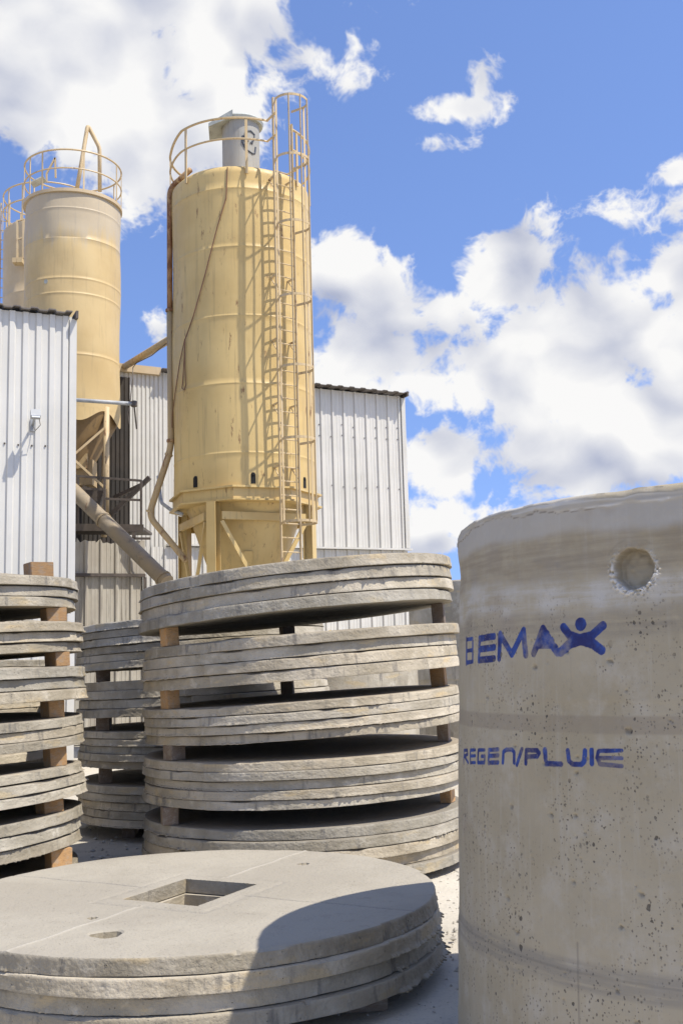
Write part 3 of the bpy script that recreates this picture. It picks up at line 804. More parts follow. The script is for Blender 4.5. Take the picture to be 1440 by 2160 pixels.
mb = MB(); a_, b_2 = P(99, 366, 25.6), P(117, 333, 25.6); mb.bar(a_, b_2, .04, .04); mb.bar(b_2, P(118, 375, 25.6), .04, .04); mb.bar(P(99, 366, 25.6), P(99, 385, 25.6), .04, .04); build('hatch_bracket', mb, M_FRAME, silo2)
q = P(97, 592, 24.25); d = ang_dir(S2, -.55); mb = MB(); p = S2 + d * (R2 + .004)
mb.tube([Vector((p.x, p.y, q.z)), Vector((p.x, p.y, q.z)) + d * .012], .05, 14); build('white_patch', mb, M_CAP, body2)
# legs and bracing
zpl = P(240, 1112, 24.6).z
for a in (45, -45, 135, -135):
    d = ang_dir(S2, R_(a)); p = S2 + d * (R2 - .02); mb = MB(); mb.tube([Vector((p.x, p.y, zpl)), Vector((p.x, p.y, zb2 + .1))], .07, 10); build('leg', mb, M_FRAME, silo2, True)
d1, d2 = ang_dir(S2, R_(45)), ang_dir(S2, R_(-45))
pa, pb = S2 + d1 * R2, S2 + d2 * R2
zx0, zx1 = zpl + .9, zb2 - .35
mb = MB(); mb.bar(Vector((pa.x, pa.y, zx1)), Vector((pb.x, pb.y, zx0)), .05, .05); build('brace', mb, M_FRAME, silo2)
mb = MB(); mb.bar(Vector((pa.x, pa.y, zx0)) + f1 * .06, Vector((pb.x, pb.y, zx1)) + f1 * .06, .05, .05); build('brace', mb, M_FRAME, silo2)
mb = MB(); mb.box(P(178, 1000, 25.3), (.5, .5, .6)); mb.box(P(172, 975, 25.1), (.34, .3, .35)); build('outlet_valve', mb, M_PIPE, silo2)

# walkway with railing
wy = 24.3
wk0, wk1 = P(140, 1112, wy), P(303, 1114, wy)
walk = thing('walkway', 'dark steel walkway with pipe railing below the left silo', 'walkway', (wk0.x, wk0.y, wk0.z)); 
mb = MB(); mid_ = (wk0 + wk1) / 2; mb.bar(wk0 + Vector((0, .55, 0)), wk1 + Vector((0, .55, 0)), 1.1, .06); build('deck', mb, M_DARK, walk)
mb = MB(); mb.bar(wk0, wk1, .06, .16); build('edge_beam', mb, M_DARK, walk)
for (x0, y0, x1, y1) in ((150, 1003, 298, 1014), (167, 1030, 222, 1033), (222, 1052, 298, 1055)):
    mb = MB(); mb.bar(P(x0, y0, wy), P(x1, y1, wy), .035, .05); build('handrail', mb, M_DARK, walk)
for x, y in ((165, 1004), (221, 1008), (298, 1013)):
    mb = MB(); mb.bar(P(x, y, wy), P(x, 1112, wy), .05, .05, (0, 1, 0)); build('rail_post', mb, M_DARK, walk)
mb = MB(); mb.bar(P(316, 1007, 24.6), P(232, 1088, 24.9), .07, .10); build('brace', mb, M_DARK, walk)
mb = MB(); mb.bar(P(300, 1022, 24.7), P(240, 1050, 25.2), .06, .08); build('brace', mb, M_DARK, walk)
mb = MB(); mb.bar(P(283, 1116, wy), P(283, 1138, wy), .08, .05, (0, 1, 0)); mb.bar(P(276, 1136, wy), P(318, 1136, wy), .05, .05); build('support_bracket', mb, M_DARK, walk)
q = P(195, 1048, 25.0); mb = MB(); mb.box(q, (.5, .3, .38), Matrix.Rotation(.3, 3, 'Y')); tb = build('motor_cover', mb, M_DARK, None, origin=q); tag(tb, 'dark tilted motor cover on the walkway behind the railing', 'machine')

# auger tube
a, b = P(120, 1000, 24.6), P(352, 1228, 22.6)
mb = MB(); mb.tube([a, b], .165, 20); au = build('auger_tube', mb, M_AUGER, None, True, origin=b, angle=40); tag(au, 'thick tan auger tube slanting down in front of the grimy lean-to', 'auger')
ax = (b - a).normalized()
for f in (.45, .97): 
    q = a.lerp(b, f); mb = MB(); mb.tube([q - ax * .025, q + ax * .025], .185, 20); build('flange', mb, M_AUGER, au)
# horizontal grey pole
a, b = P(150, 843, 23.6), P(283, 852, 24.2)
mb = MB(); mb.tube([a, b], .045, 10); pl = build('grey_pole', mb, M_GREY, None, True, origin=a); tag(pl, 'thin grey horizontal pole crossing in front of the faded silo', 'pole')
mb = MB(); mb.lathe((b.x, b.y, 0), [(.05, b.z - .07), (.075, b.z - .05), (.075, b.z + .05), (.05, b.z + .07)], 12); mb.bar(b, P(288.5, 905, 24.4), .03, .03, (0, 1, 0)); build('end_clamp', mb, M_DARK, pl)

# ------------------------------------------------------------------ third silo
S3 = P(105, 560, 31.5); S3.z = 0; R3 = 1.33
zt3 = P(60, 470, 31.5 - .9).z
silo3 = thing('tan_silo', 'farthest silo, pale tan, mostly hidden at the left edge with a ladder on its side', 'silo', S3)
build('silo_shell', silo_body(S3, R3, 1.0, zt3, [zt3 - 2.2], 12, n=64), M_SILO3, silo3, True, angle=40)
rail = MB()
for h in (1.05, .55): rail.tube(arc(S3, R3 + .03, zt3 + h, R_(-180), R_(60), 40), .024, 6)
rl3 = build('railing', rail, M_FRAME, silo3)
for a in (-85, -60, -35, -110, -140):
    d = ang_dir(S3, R_(a)); p = S3 + d * (R3 + .03); mb = MB(); mb.bar(Vector((p.x, p.y, zt3 - .1)), Vector((p.x, p.y, zt3 + 1.05)), .045, .02, d); build('rail_post', mb, M_FRAME, rl3)
mb = MB(); L3 = [P(22, 390, 31.2), P(4, 388, 31.4)]
for q in L3: mb.bar(Vector((q.x, q.y, zt3 - 4)), Vector((q.x, q.y, zt3 + 1.0)), .05, .03)
la3 = build('ladder', mb, M_FRAME, silo3)
mb = MB(); mb.tube([L3[0] - L3[0], L3[1] - L3[0]], .014, 6); me = bpy.data.meshes.new('rung'); me.from_pydata([tuple(v) for v in mb.v], [], mb.f); me.materials.append(M_FRAME)
for k in range(16): place('rung', me, la3, (L3[0].x, L3[0].y, zt3 - 3.9 + k * .3))
# little bracketed lamp box between the silos
mb = MB(); a = P(40, 552, 30.0); mb.box(a, (.28, .3, .14)); mb.bar(P(37, 545, 30), P(37, 465, 30), .05, .05, (0, 1, 0)); mb.bar(P(50, 545, 30), P(50, 465, 30), .05, .05, (0, 1, 0)); mb.bar(P(37, 505, 30), P(52, 500, 30), .04, .04); mb.bar(P(37, 466, 30), P(52, 462, 30), .04, .04)
build('bracket_box', mb, M_FRAME, silo3)
# small yellow reflector on the hall
q = PP(693, 1333, HB0, NX) + NX * .13; mb = MB(); mb.tube([q, q - NX * .05], .045, 16); yl = build('reflector', mb, M_YEL, None, origin=q); tag(yl, 'small round yellow reflector low on the hall wall', 'reflector')

# ------------------------------------------------------------------ concrete slabs
def smooth_rand(rg, N, step, amp):
    k = max(3, int(N / step)); v = rg.normal(0, 1, k)
    x = np.arange(N) / N * k; i = np.floor(x).astype(int); f = x - i; f = f * f * (3 - 2 * f)
    return (v[i % k] * (1 - f) + v[(i + 1) % k] * f) * amp
def slab_mesh(seed, r=1.25, th=.08, N=640, rect=(.25, .30), hrot=0.0, fine_top=False, burr=1.0, marks=None, step=.014, gen=1.0):
    rg = np.random.default_rng(seed)
    th_ = np.linspace(0, 2 * np.pi, N, endpoint=False)
    if fine_top:                                          # keep the opening's corners sharp
        for sx in (-1, 1):
            for sy in (-1, 1):
                a = (math.atan2(sy * rect[1], sx * rect[0]) + hrot) % (2 * math.pi)
                th_[np.argmin(np.abs(th_ - a))] = a
    ca, sa = np.cos(th_), np.sin(th_)
    lc, ls = np.cos(th_ - hrot), np.sin(th_ - hrot)
    rin = np.minimum(rect[0] / np.maximum(np.abs(lc), 1e-6), rect[1] / np.maximum(np.abs(ls), 1e-6))
    sec = ((th_ > 0) & (th_ < 1.0)).astype(float)
    Rb = r + smooth_rand(rg, N, 60, .0035) + smooth_rand(rg, N, 12, .0012) - step * sec
    low = .004 + smooth_rand(rg, N, 40, .0018)             # the lower edge stands out
    mask = np.clip(smooth_rand(rg, N, 60, 1.0) - .15, 0, 1) * burr * gen
    mask = np.maximum(mask, burr * .75 * ((th_ > .0) & (th_ < 1.0)))
    spike = np.abs(rg.normal(0, 1, N)) ** 1.5 * .006 + np.abs(smooth_rand(rg, N, 6, .006)) + np.abs(smooth_rand(rg, N, 17, .003))
    spike = spike * mask
    tchip = np.zeros(N)
    for _ in range(rg.integers(5, 14)):
        c = rg.integers(0, N); w = rg.integers(2, 12); dd = (np.arange(N) - c + N // 2) % N - N // 2
        tchip += np.exp(-(dd / w) ** 2) * rg.uniform(.004, .022)
    zwav = smooth_rand(rg, N, 50, .0016) + smooth_rand(rg, N, 9, .0009)
    rows = []                                             # (radius array, z array)
    inner = [0, .04, .12] if not fine_top else [0, .01, .05, .085, .10, .115, .13]
    for d in inner: rows.append((rin + d, np.zeros(N)))
    nmid = 3 if not fine_top else 46
    for k in range(1, nmid + 1):
        f = k / (nmid + 1); rows.append(((rin + inner[-1]) * (1 - f) + (Rb - .03) * f, np.zeros(N)))
    rows.append((Rb - .012 - tchip, np.zeros(N) - .0003)); rows.append((Rb - .0045 - tchip * .8, -.0015 - tchip * .35)); rows.append((Rb - .001 - tchip * .4, -.0055 - tchip * .5))
    ns = 7
    for k in range(1, ns + 1):
        f = k / (ns + 1); z = -.0055 - (th - .014) * f
        rows.append((Rb + low * f ** 1.5 + spike * max(0, f - .62) * .7 + rg.normal(0, .0007, N) + smooth_rand(rg, N, 1.8, .0008), z + zwav * f))
    rows.append((Rb + low + spike, -th + .007 + zwav - spike * .2))
    rows.append((Rb + low * .9 + spike * .9, -th + .0035 + zwav - spike * .28))
    rows.append((Rb - .010 + spike * .2, np.zeros(N) - th + .0025 + zwav * .5))
    rows.append((Rb - .03, np.zeros(N) - th + .001)); rows.append((rin + .02, np.zeros(N) - th + .001)); rows.append((rin + .004, np.zeros(N) - th + .004))
    nr = len(rows); V = np.zeros((nr, N, 3))
    for i, (rr, z) in enumerate(rows): V[i, :, 0] = rr * ca; V[i, :, 1] = rr * sa; V[i, :, 2] = z
    mk = np.zeros((nr, N))
    if marks is not None: marks(V, mk, len(inner) + nmid + 1)
    idx = np.arange(nr * N).reshape(nr, N); nx = np.roll(idx, -1, axis=1)
    A = idx; B = np.roll(idx, -1, axis=0)
    fs = np.stack([idx, np.roll(idx, -1, 0), np.roll(nx, -1, 0), nx], -1).reshape(-1, 4)
    me = bpy.data.meshes.new('slab'); me.from_pydata(V.reshape(-1, 3).tolist(), [], fs.tolist())
    me.polygons.foreach_set('use_smooth', [True] * len(me.polygons)); me.set_sharp_from_angle(angle=R_(38))
    at = me.attributes.new('mark', 'FLOAT', 'POINT'); at.data.foreach_set('value', mk.reshape(-1).astype(np.float32))
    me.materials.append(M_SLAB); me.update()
    return me
VAR = [slab_mesh(100 + k, rect=(.02, .02), burr=(.55, .9, .35, 1.0, .7, .5, .25, .8)[k % 8]) for k in range(14)]
ORD = ['top', 'second', 'third', 'fourth', 'fifth', 'sixth', 'seventh']
def tilt_mat(a, b, rz):
    return Matrix.Rotation(-math.atan(a), 4, 'Y') @ Matrix.Rotation(math.atan(b), 4, 'X') @ Matrix.Rotation(rz, 4, 'Z')
def put_slab(me, loc, a, b, rz, th, label, group, tn=.08):
    o = bpy.data.objects.new('concrete_disc', me); COL.objects.link(o)
    o.matrix_world = Matrix.Translation(loc) @ tilt_mat(a, b, rz) @ Matrix.Diagonal((1, 1, th / tn, 1))
    return tag(o, label, 'concrete disc', group)
def stack(name, cx, cy, groups, rz, seed, jit=.012, meshes=None, rzj=.05):
    """groups from the top down: (z top, z bottom, tilt x, tilt y, slabs, dx, dy)"""
    rg = random.Random(seed); k = seed
    for gi, (zt, zb, a, b, n, dx, dy) in enumerate(groups):
        t = (zt - zb) / n; gname = 'bottom' if gi == len(groups) - 1 else ORD[gi]
        for i in range(n):
            me = VAR[k % len(VAR)]; k += 1 + (rg.random() < .3)
            lab = '%s slab from the top in the %s pile of the %s' % (ORD[i] if i else 'first', gname, name)
            ao = a * (1 - .12 * i / n)
            put_slab(me, (cx + dx + rg.gauss(0, jit), cy + dy + rg.gauss(0, jit), zt - t * i - .001), ao, b, rz + rg.gauss(0, rzj), t * .972, lab, 'slabs of the ' + name)
CC = (-.369, 8.852)
CG = [(2.244, 1.900, .088, -.004, 4, -.03, -.03), (1.757, 1.430, .060, .006, 4, 0, -.018), (1.290, 1.027, .047, .006, 4, .012, 0),
      (.896, .567, .018, .006, 5, .013, .02), (.436, .055, .012, .004, 5, .015, .035)]
stack('leaning middle stack', CC[0], CC[1], CG, R_(-178), 1)
LC_ = (-3.166, 7.915)
LG = [(2.138, 1.928, .045, .012, 3, -.03, 0), (1.82, 1.613, .052, .012, 3, 0, 0), (1.535, 1.305, .028, 0, 3, .025, 0), (1.203, 1.005, .016, .008, 3, .015, 0),
      (.797, .588, .076, -.02, 3, .01, 0), (.50, .262, .07, -.01, 3, .0, 0), (.20, .125, .0, .0, 1, -.03, 0)]
stack('left front stack', LC_[0], LC_[1], LG, R_(-8), 5)
BC = (-1.47, 11.25)
BG = [(2.02, 1.575, .045, 0, 6, 0, 0), (1.46, 1.125, .03, 0, 4, .04, 0), (.99, .65, .01, 0, 5, .05, -.02), (.50, .13, .005, 0, 5, .04, -.03)]
stack('dark rear stack', BC[0], BC[1], BG, R_(-150), 9)
RC = (-4.35, 11.3)
RG = [(2.50, 2.18, .01, 0, 4, 0, 0), (2.06, 1.80, .01, 0, 4, .0, 0), (1.66, 1.38, .01, 0, 4, .04, 0), (1.26, .98, .01, 0, 4, .05, 0), (.86, .50, .01, 0, 4, .04, -.03), (.40, .08, .01, 0, 4, 0, 0)]
stack('half hidden rear left stack', RC[0], RC[1], RG, R_(-20), 2)

# front stack: four slabs, the uppermost seen from above
FC = Vector((-.822, 5.827, .386)); HR = math.atan2(.889, .458) - math.pi / 2     # opening turned with the seams
sd = Vector((.458, .889, 0)).normalized(); cd = Vector((.875, -.475, 0)).normalized()
FROT = R_(-41)
def front_marks(V, mk, ntop):
    rot = np.array([[math.cos(FROT), -math.sin(FROT)], [math.sin(FROT), math.cos(FROT)]])
    xy = V[..., :2] @ rot.T
    rg = np.random.default_rng(77)
    a = xy @ np.array([sd.x, sd.y]); p = xy @ np.array([-sd.y, sd.x])
    a2 = xy @ np.array([cd.x, cd.y]); p2 = xy @ np.array([-cd.y, cd.x])
    top = np.zeros(V.shape[:2], bool); top[:ntop + 1] = True
    jig = .006 * np.sin(a * 17) ; 
    ridge = np.exp(-((p - .04 + jig) / .010) ** 2) * (np.abs(a) > .34)
    groove = np.exp(-((p2 - .02 + .006 * np.sin(a2 * 13)) / .008) ** 2) * (np.abs(a2) > .29)
    hx, hy = np.abs(xy @ np.array([math.cos(HR), math.sin(HR)])), np.abs(xy @ np.array([-math.sin(HR), math.cos(HR)]))
    q = np.maximum(hx - .228, hy - .272)
    fr = np.exp(-((q - .105) / .012) ** 2) 
    dz = .004 * ridge - .006 * groove - .006 * fr + .002 * ((q > 0) & (q < .10))
    dz += .0015 * np.sin(xy[..., 0] * 5 + 1) * np.cos(xy[..., 1] * 4)
    V[..., 2] += np.where(top, dz, 0)
    mk += np.where(top, ridge * .5 - groove * 1.0 - fr * .55, 0)
FV = slab_mesh(501, 1.262, .074, 1100, (.228, .272), HR - FROT, True, .55, front_marks)
fo = put_slab(FV, FC, .003, .006, FROT, .074, 'topmost slab of the low front stack, with square opening and round holes', 'slabs of the low front stack', .074)
# drilled holes
cut = MB()
for (px, py, rr, dp) in ((225, 1967, .072, .065), (195, 1935, .022, .05), (640, 1825, .027, .05)):
    q = PZ(px, py, .386); rr2 = rr
    cut.lathe((q.x, q.y, .386), [(rr * .75, -dp), (rr * .95, -.012), (rr * 1.25, .001), (rr * 1.5, .02)], 22, True, lambda a, z: .006 * math.sin(3 * a + px) * rr2 / .05 + .003 * math.sin(7 * a))
co = build('cutter', cut, M_SLAB)
md = fo.modifiers.new('holes', 'BOOLEAN'); md.operation = 'DIFFERENCE'; md.object = co; md.solver = 'EXACT'
bpy.context.view_layer.update()
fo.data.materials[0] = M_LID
nm = bpy.data.meshes.new_from_object(fo.evaluated_get(bpy.context.evaluated_depsgraph_get()))
fo.modifiers.clear(); fo.data = nm; bpy.data.objects.remove(co)
for k in range(3):
    m2 = slab_mesh(510 + k, 1.262, .074, 900, (.228, .272), HR - FROT + (.03, -.05, .02)[k], False, (1.2, 1.3, 1.8)[k], gen=.22)
    m2.materials[0] = M_LID
    put_slab(m2, (FC.x + (.012, .004, .02)[k], FC.y + (-.02, .012, -.016)[k], FC.z - .0755 * (k + 1)), .003, .006, FROT + (.02, .035, .05)[k], .074,
             ('second', 'third', 'lowest')[k] + ' slab of the low front stack', 'slabs of the low front stack', .074)

# ------------------------------------------------------------------ timber blocks
def block_mesh(seed, mat):
    rg = random.Random(seed); bm = bmesh.new(); bmesh.ops.create_cube(bm, size=1.0)
    for v in bm.verts: v.co += Vector((rg.gauss(0, .015), rg.gauss(0, .015), 0))
    bmesh.ops.bevel(bm, geom=bm.edges[:], offset=.025, segments=2, affect='EDGES')
    me = bpy.data.meshes.new('timber_block'); bm.to_mesh(me); bm.free(); me.materials.append(mat); return me
BM = [block_mesh(k, M_WOOD) for k in range(3)]; BMO = [block_mesh(k + 9, M_WOODOLD) for k in range(3)]
def put_block(mesh, x, y, z0, z1, w, l, rz, label, group, tilt=(0, 0)):
    o = bpy.data.objects.new('timber_block', mesh); COL.objects.link(o)
    h = z1 - z0
    o.matrix_world = Matrix.Translation((x, y, (z0 + z1) / 2)) @ tilt_mat(tilt[0], tilt[1], rz) @ Matrix.Diagonal((w, l, h, 1))
    return tag(o, label, 'timber', group)
def spacers(name, C0, G, spots, mats, seed, ground_z=None):
    rg = random.Random(seed)
    gaps = [(G[i], G[i + 1]) for i in range(len(G) - 1)]
    for gi, (u, l) in enumerate(gaps):
        for (dx, dy, w, ln, rz, where) in spots:
            jx, jy = rg.gauss(0, .02), rg.gauss(0, .02)
            x, y = C0[0] + dx + jx, C0[1] + dy + jy
            zt = u[1] + u[2] * .9 * (dx + jx - u[5]) + u[3] * (dy + jy - u[6]); zb = l[0] + l[2] * (dx + jx - l[5]) + l[3] * (dy + jy - l[6])
            if zt - zb < .02: continue
            put_block(mats[(gi + rg.randrange(3)) % 3], x, y, zb + .001, zt + .001, w * rg.uniform(.85, 1.15), ln * rg.uniform(.85, 1.2), rz + rg.gauss(0, .12),
                      'timber block at the %s in the %s gap of the %s' % (where, ORD[gi], name), 'spacer blocks of the ' + name, ((u[2] + l[2]) / 2, 0))
spacers('leaning middle stack', CC, CG, [(-.93, -.72, .10, .13, .45, 'front left'), (-.15, 1.02, .12, .12, 0, 'back'), (1.12, -.12, .10, .13, -.35, 'right end')], [BMO[0], BM[1], BMO[2]], 4)
spacers('left front stack', LC_, LG, [(1.15, -.20, .13, .13, .55, 'right end'), (-.3, -1.0, .12, .12, .1, 'front'), (.2, 1.05, .12, .12, .1, 'back')], BM, 5)
spacers('dark rear stack', BC, BG, [(-.85, -.7, .12, .12, .2, 'left'), (.3, -1.0, .12, .12, .2, 'middle'), (.9, .5, .12, .12, .2, 'right')], BMO, 6)
spacers('half hidden rear left stack', RC, RG, [(.9, -.6, .12, .12, .2, 'right'), (-.6, -.9, .12, .12, .2, 'left'), (0, 1.0, .12, .12, .2, 'back')], BMO, 7)
put_block(BM[2], LC_[0] + 1.0, LC_[1] - .16, 2.138 + .045, 2.138 + .165, .17, .15, .62, 'fresh orange timber block lying on top of the left front stack', 'spacer blocks of the left front stack', (.03, 0))
b0 = .386 - .0755 * 4
for (px, py, w, l, rz, lab) in ((745, 2118, .30, .10, .10, 'weathered timber block under the right side of the low front stack'),):
    q = PZ(px, py, .04); put_block(BMO[1], q.x, q.y + .06, .0, b0 + .006, w, l, rz, lab, 'timbers under the low front stack')
put_block(BMO[0], -1.7, 5.4, 0, b0 + .003, .1, .3, .1, 'weathered timber block under the left side of the low front stack', 'timbers under the low front stack')
put_block(BMO[2], -.7, 6.7, 0, b0 + .006, .3, .1, .1, 'weathered timber block under the back of the low front stack', 'timbers under the low front stack')
for (cx, cy, zb, nm_) in ((CC[0], CC[1], .052, 'leaning middle stack'), (LC_[0], LC_[1], .122, 'left front stack'), (BC[0], BC[1], .127, 'dark rear stack'), (RC[0], RC[1], .077, 'half hidden rear left stack')):
    for k, (dx, dy, wh) in enumerate(((-.6, -.6, 'left'), (.7, -.4, 'right'), (0, .8, 'back'))):
        put_block(BMO[k], cx + dx, cy + dy, 0, zb, .12, .5, .1, 'timber bearer under the %s of the %s' % (wh, nm_), 'bearers under the ' + nm_)

# ------------------------------------------------------------------ the big tank ring at the right
TC = Vector((1.600, 4.3905)); TA, TB, TTAP, TR0 = -.017, -.016, .029, 1.164; TH = 2.006
def tank_R(z): return TR0 - TTAP * (z - 1)
def tank_world(th, z, disp=0.0):
    r = tank_R(z) + disp
    return (TC.x - TA * (z - 1) + r * np.cos(th), TC.y - TB * (z - 1) + r * np.sin(th), z + TA * r * np.cos(th) + TB * r * np.sin(th))
def tank_hit(px, py):
    d = ray(px, py); c = Vector((0, 0, CAMZ)); t = 2.0
    for _ in range(2500):
        p = c + d * t
        z = p.z
        for _k in range(2):
            x, y = p.x - TC.x + TA * (z - 1), p.y - TC.y + TB * (z - 1); z = p.z - TA * x - TB * y
        rr = math.hypot(x, y)
        if rr <= tank_R(z): break
        t += max(.0006, (rr - tank_R(z)) * .5)
    return math.atan2(y, x), z
def tz(zx, zy): return tank_hit(900 + zx / 2.6667, 1000 + zy / 2.6667)
S_ = lambda *q: [tz(*k) for k in q]
W1, W2 = .0124, .0071
strokes = []
def stroke(w, *q):
    pts = S_(*q)
    for a, b in zip(pts[:-1], pts[1:]): strokes.append((a, b, w))
# BEMAX
stroke(W1 * .8, (226, 950), (224, 1088)); stroke(W1 * .55, (226, 955), (262, 950)); stroke(W1 * .55, (226, 1018), (258, 1014)); stroke(W1 * .6, (226, 1085), (262, 1078)); stroke(W1 * .6, (262, 952), (262, 1000), (262, 1025), (260, 1078))
for y0, y1 in ((950, 938), (1010, 1000), (1072, 1062)): stroke(W1 * .95, (300, y0), (385, y1))
stroke(W1 * .9, (300, 950), (300, 1072))
stroke(W1, (412, 1062), (416, 925), (482, 1040), (546, 905), (558, 1042))
stroke(W1, (602, 1035), (655, 895), (735, 1032)); stroke(W1 * 1.1, (640, 965), (700, 965)); stroke(W1, (650, 925), (675, 925)); stroke(W1 * 1.1, (625, 985), (705, 985))
stroke(W1 * 1.15, (768, 888), (800, 930), (860, 952), (930, 935), (990, 880)); stroke(W1 * 1.25, (755, 1028), (800, 985), (870, 962), (940, 985), (982, 1018)); stroke(W1 * 1.2, (820, 960), (920, 960))
hc = tz(866, 872); strokes.append((hc, (hc[0] + 1e-4, hc[1]), .0218))
# REGEN/PLUIE
stroke(W2 * .8, (212, 1648), (214, 1577), (234, 1577), (237, 1600), (216, 1610), (240, 1648))
for y in (1577, 1610, 1648): stroke(W2 * .8, (252, y), (278, y - 1))
stroke(W2 * .8, (252, 1577), (252, 1648))
stroke(W2 * .9, (330, 1577), (294, 1577), (292, 1648), (330, 1648), (332, 1612), (312, 1612))
for y in (1577, 1611, 1650): stroke(W2, (354, y), (408, y - 3))
stroke(W2, (354, 1577), (354, 1650))
stroke(W2, (434, 1650), (437, 1588), (456, 1575), (484, 1575), (497, 1590), (497, 1650))
stroke(W2, (512, 1662), (540, 1572))
stroke(W2, (562, 1655), (564, 1580), (622, 1580), (634, 1596), (624, 1614), (566, 1617))
stroke(W2 * 1.1, (664, 1577), (668, 1655), (752, 1660))
stroke(W2 * 1.1, (790, 1582), (796, 1640), (816, 1660), (868, 1662), (884, 1645), (888, 1584))
stroke(W2 * 1.1, (925, 1582), (927, 1657))
stroke(W2 * .85, (965, 1586), (1095, 1584)); stroke(W2 * .85, (960, 1625), (1095, 1627)); stroke(W2 * .9, (972, 1660), (1095, 1672)); stroke(W2 * .8, (964, 1588), (957, 1625), (972, 1660))
smudge = tank_hit(1086, 1663)
pocket = tank_hit(1335, 1210); seamth = tank_hit(1203, 1380)[0]
hit0 = tank_hit(972, 1500)[0]; hit1 = tank_hit(1438, 1500)[0]
two = 2 * math.pi
th0 = hit0 % two; th1 = hit1 % two                      # visible arc runs th0 -> th1
dense = np.arange(th0 - .18, th1 + .25, .0042); pk_ = pocket[0] % two
dense = np.unique(np.concatenate([dense, np.arange(pk_ - .10, pk_ + .10, .0015)]))
rest = np.linspace(th1 + .25, th0 - .18 + two, 60)[1:-1]
THs = np.concatenate([dense, rest]); NTH = len(THs)
Zs = np.arange(0, TH + 1e-6, .0048); Zs[-1] = TH
Zs = np.unique(np.concatenate([Zs, np.arange(pocket[1] - .105, min(TH - .02, pocket[1] + .105), .0016)]))
TT, ZZ = np.meshgrid(THs, Zs)                            # rows z, columns theta
S = TT * 1.14
rg = np.random.default_rng(5)
def vnoise(x, y, seed):
    g = np.random.default_rng(seed).normal(0, 1, (257, 257)); xi = np.floor(x).astype(int); yi = np.floor(y).astype(int)
    fx = x - xi; fy = y - yi; fx = fx * fx * (3 - 2 * fx); fy = fy * fy * (3 - 2 * fy)
    g0 = g[yi % 257, xi % 257]; g1 = g[yi % 257, (xi + 1) % 257]; g2 = g[(yi + 1) % 257, xi % 257]; g3 = g[(yi + 1) % 257, (xi + 1) % 257]
    return (g0 * (1 - fx) + g1 * fx) * (1 - fy) + (g2 * (1 - fx) + g3 * fx) * fy
disp = .0022 * vnoise(S * 2.5, ZZ * 2.0, 1) + .0012 * vnoise(S * 9, ZZ * 7, 2) + .0004 * vnoise(S * 40, ZZ * 40, 3)
# lip at the top: trowelled mortar, proud with a ragged lower edge, then a shallow waist
edge = .042 + .012 * vnoise(S * 2, S * 0, 4) + .004 * vnoise(S * 11, S * 0, 5) + .0022 * vnoise(S * 50, S * 0, 6)
lipz = TH - ZZ
left = np.clip((th0 + .30 - TT) / .35, 0, 1)
lip = 1 / (1 + np.exp((lipz - edge) / .0016))
disp += lip * (.0045 + .0012 * vnoise(S * 4, ZZ * 90, 7) + .0008 * vnoise(S * 30, ZZ * 160, 8))
disp += .006 * np.exp(-((lipz - .07) / .05) ** 2) * left - .005 * np.exp(-((lipz - .19) / .06) ** 2) * (left * .8 + .2)
disp -= .012 * np.exp(-lipz / .008) * (.8 + .25 * vnoise(S * 9, S * 0, 9))
mark = .95 * lip * np.clip(.45 + .7 * vnoise(S * 3, ZZ * 110, 10), 0, 1) * (1 - .7 * left)
crack = np.exp(-((lipz - edge - .003) / .0022) ** 2) * np.clip(vnoise(S * 2.5, S * 0, 12) * 1.5 + .6, 0, 1)
mark -= 1.0 * crack
# form joints
disp += .0015 / (1 + np.exp(-(ZZ - 1.327) / .003)) + .0018 / (1 + np.exp((ZZ - .499) / .006))
d_ = np.abs(S - seamth * 1.14 - 0 if seamth > 0 else S - (seamth % two) * 1.14); sm_ = np.exp(-(d_ / .0035) ** 2) * ((ZZ < .584) | ((ZZ > 1.36) & (ZZ < 1.52)))
disp -= .0015 * sm_; mark -= .75 * sm_ * np.where(ZZ < .584, 1, .35)
# blocked pipe opening
ps, pz = (pocket[0] % two) * 1.14, pocket[1]
dx, dz = S - ps, ZZ - pz; rr = np.hypot(dx, dz); an = np.arctan2(dz, dx)
PR = .064
wobr = .0012 * np.sin(an * 3 + 1) + .0010 * np.sin(an * 7 + 2) + .0010 * vnoise(S * 90, ZZ * 90, 14)
pit = 1 / (1 + np.exp(np.clip((rr - PR - wobr) / .0014, -40, 40)))
disp -= .046 * pit * (1 + .05 * vnoise(S * 60, ZZ * 60, 15))
chip = np.exp(-((rr - PR * 1.17) / .013) ** 2) * np.clip(.62 - .55 * np.sin(an), .12, 1)
crumb = vnoise(S * 120, ZZ * 120, 16) + .6 * vnoise(S * 260, ZZ * 260, 26)
disp += chip * (1 - pit) * (.0038 * crumb + .002); mark += np.clip(chip * (1 - pit) * (.6 + .45 * crumb), 0, 1) * 1.25
mark -= .35 * np.exp(-((rr - PR * 1.52) / .006) ** 2) * (1 - pit) * np.clip(vnoise(an * 2 + 9, an * 0, 17) + .3, 0, 1)
mark -= .30 * pit * np.clip(.2 + .5 * vnoise(S * 30, ZZ * 30, 20), 0, 1)
# a few deep pits
for _ in range(60):
    ps2, pz2 = rg.uniform(th0 + .25, th1 + .15) * 1.14, rg.uniform(.1, 1.55); ra = .0022 + .006 * rg.random() ** 2.5
    e = np.hypot((S - ps2) / 1.3 + .3 * (ZZ - pz2), ZZ - pz2) + .002 * vnoise(S * 120, ZZ * 120, 18); g_ = 1 / (1 + np.exp((e - ra) / .0012))
    disp -= .008 * g_; mark -= .55 * g_
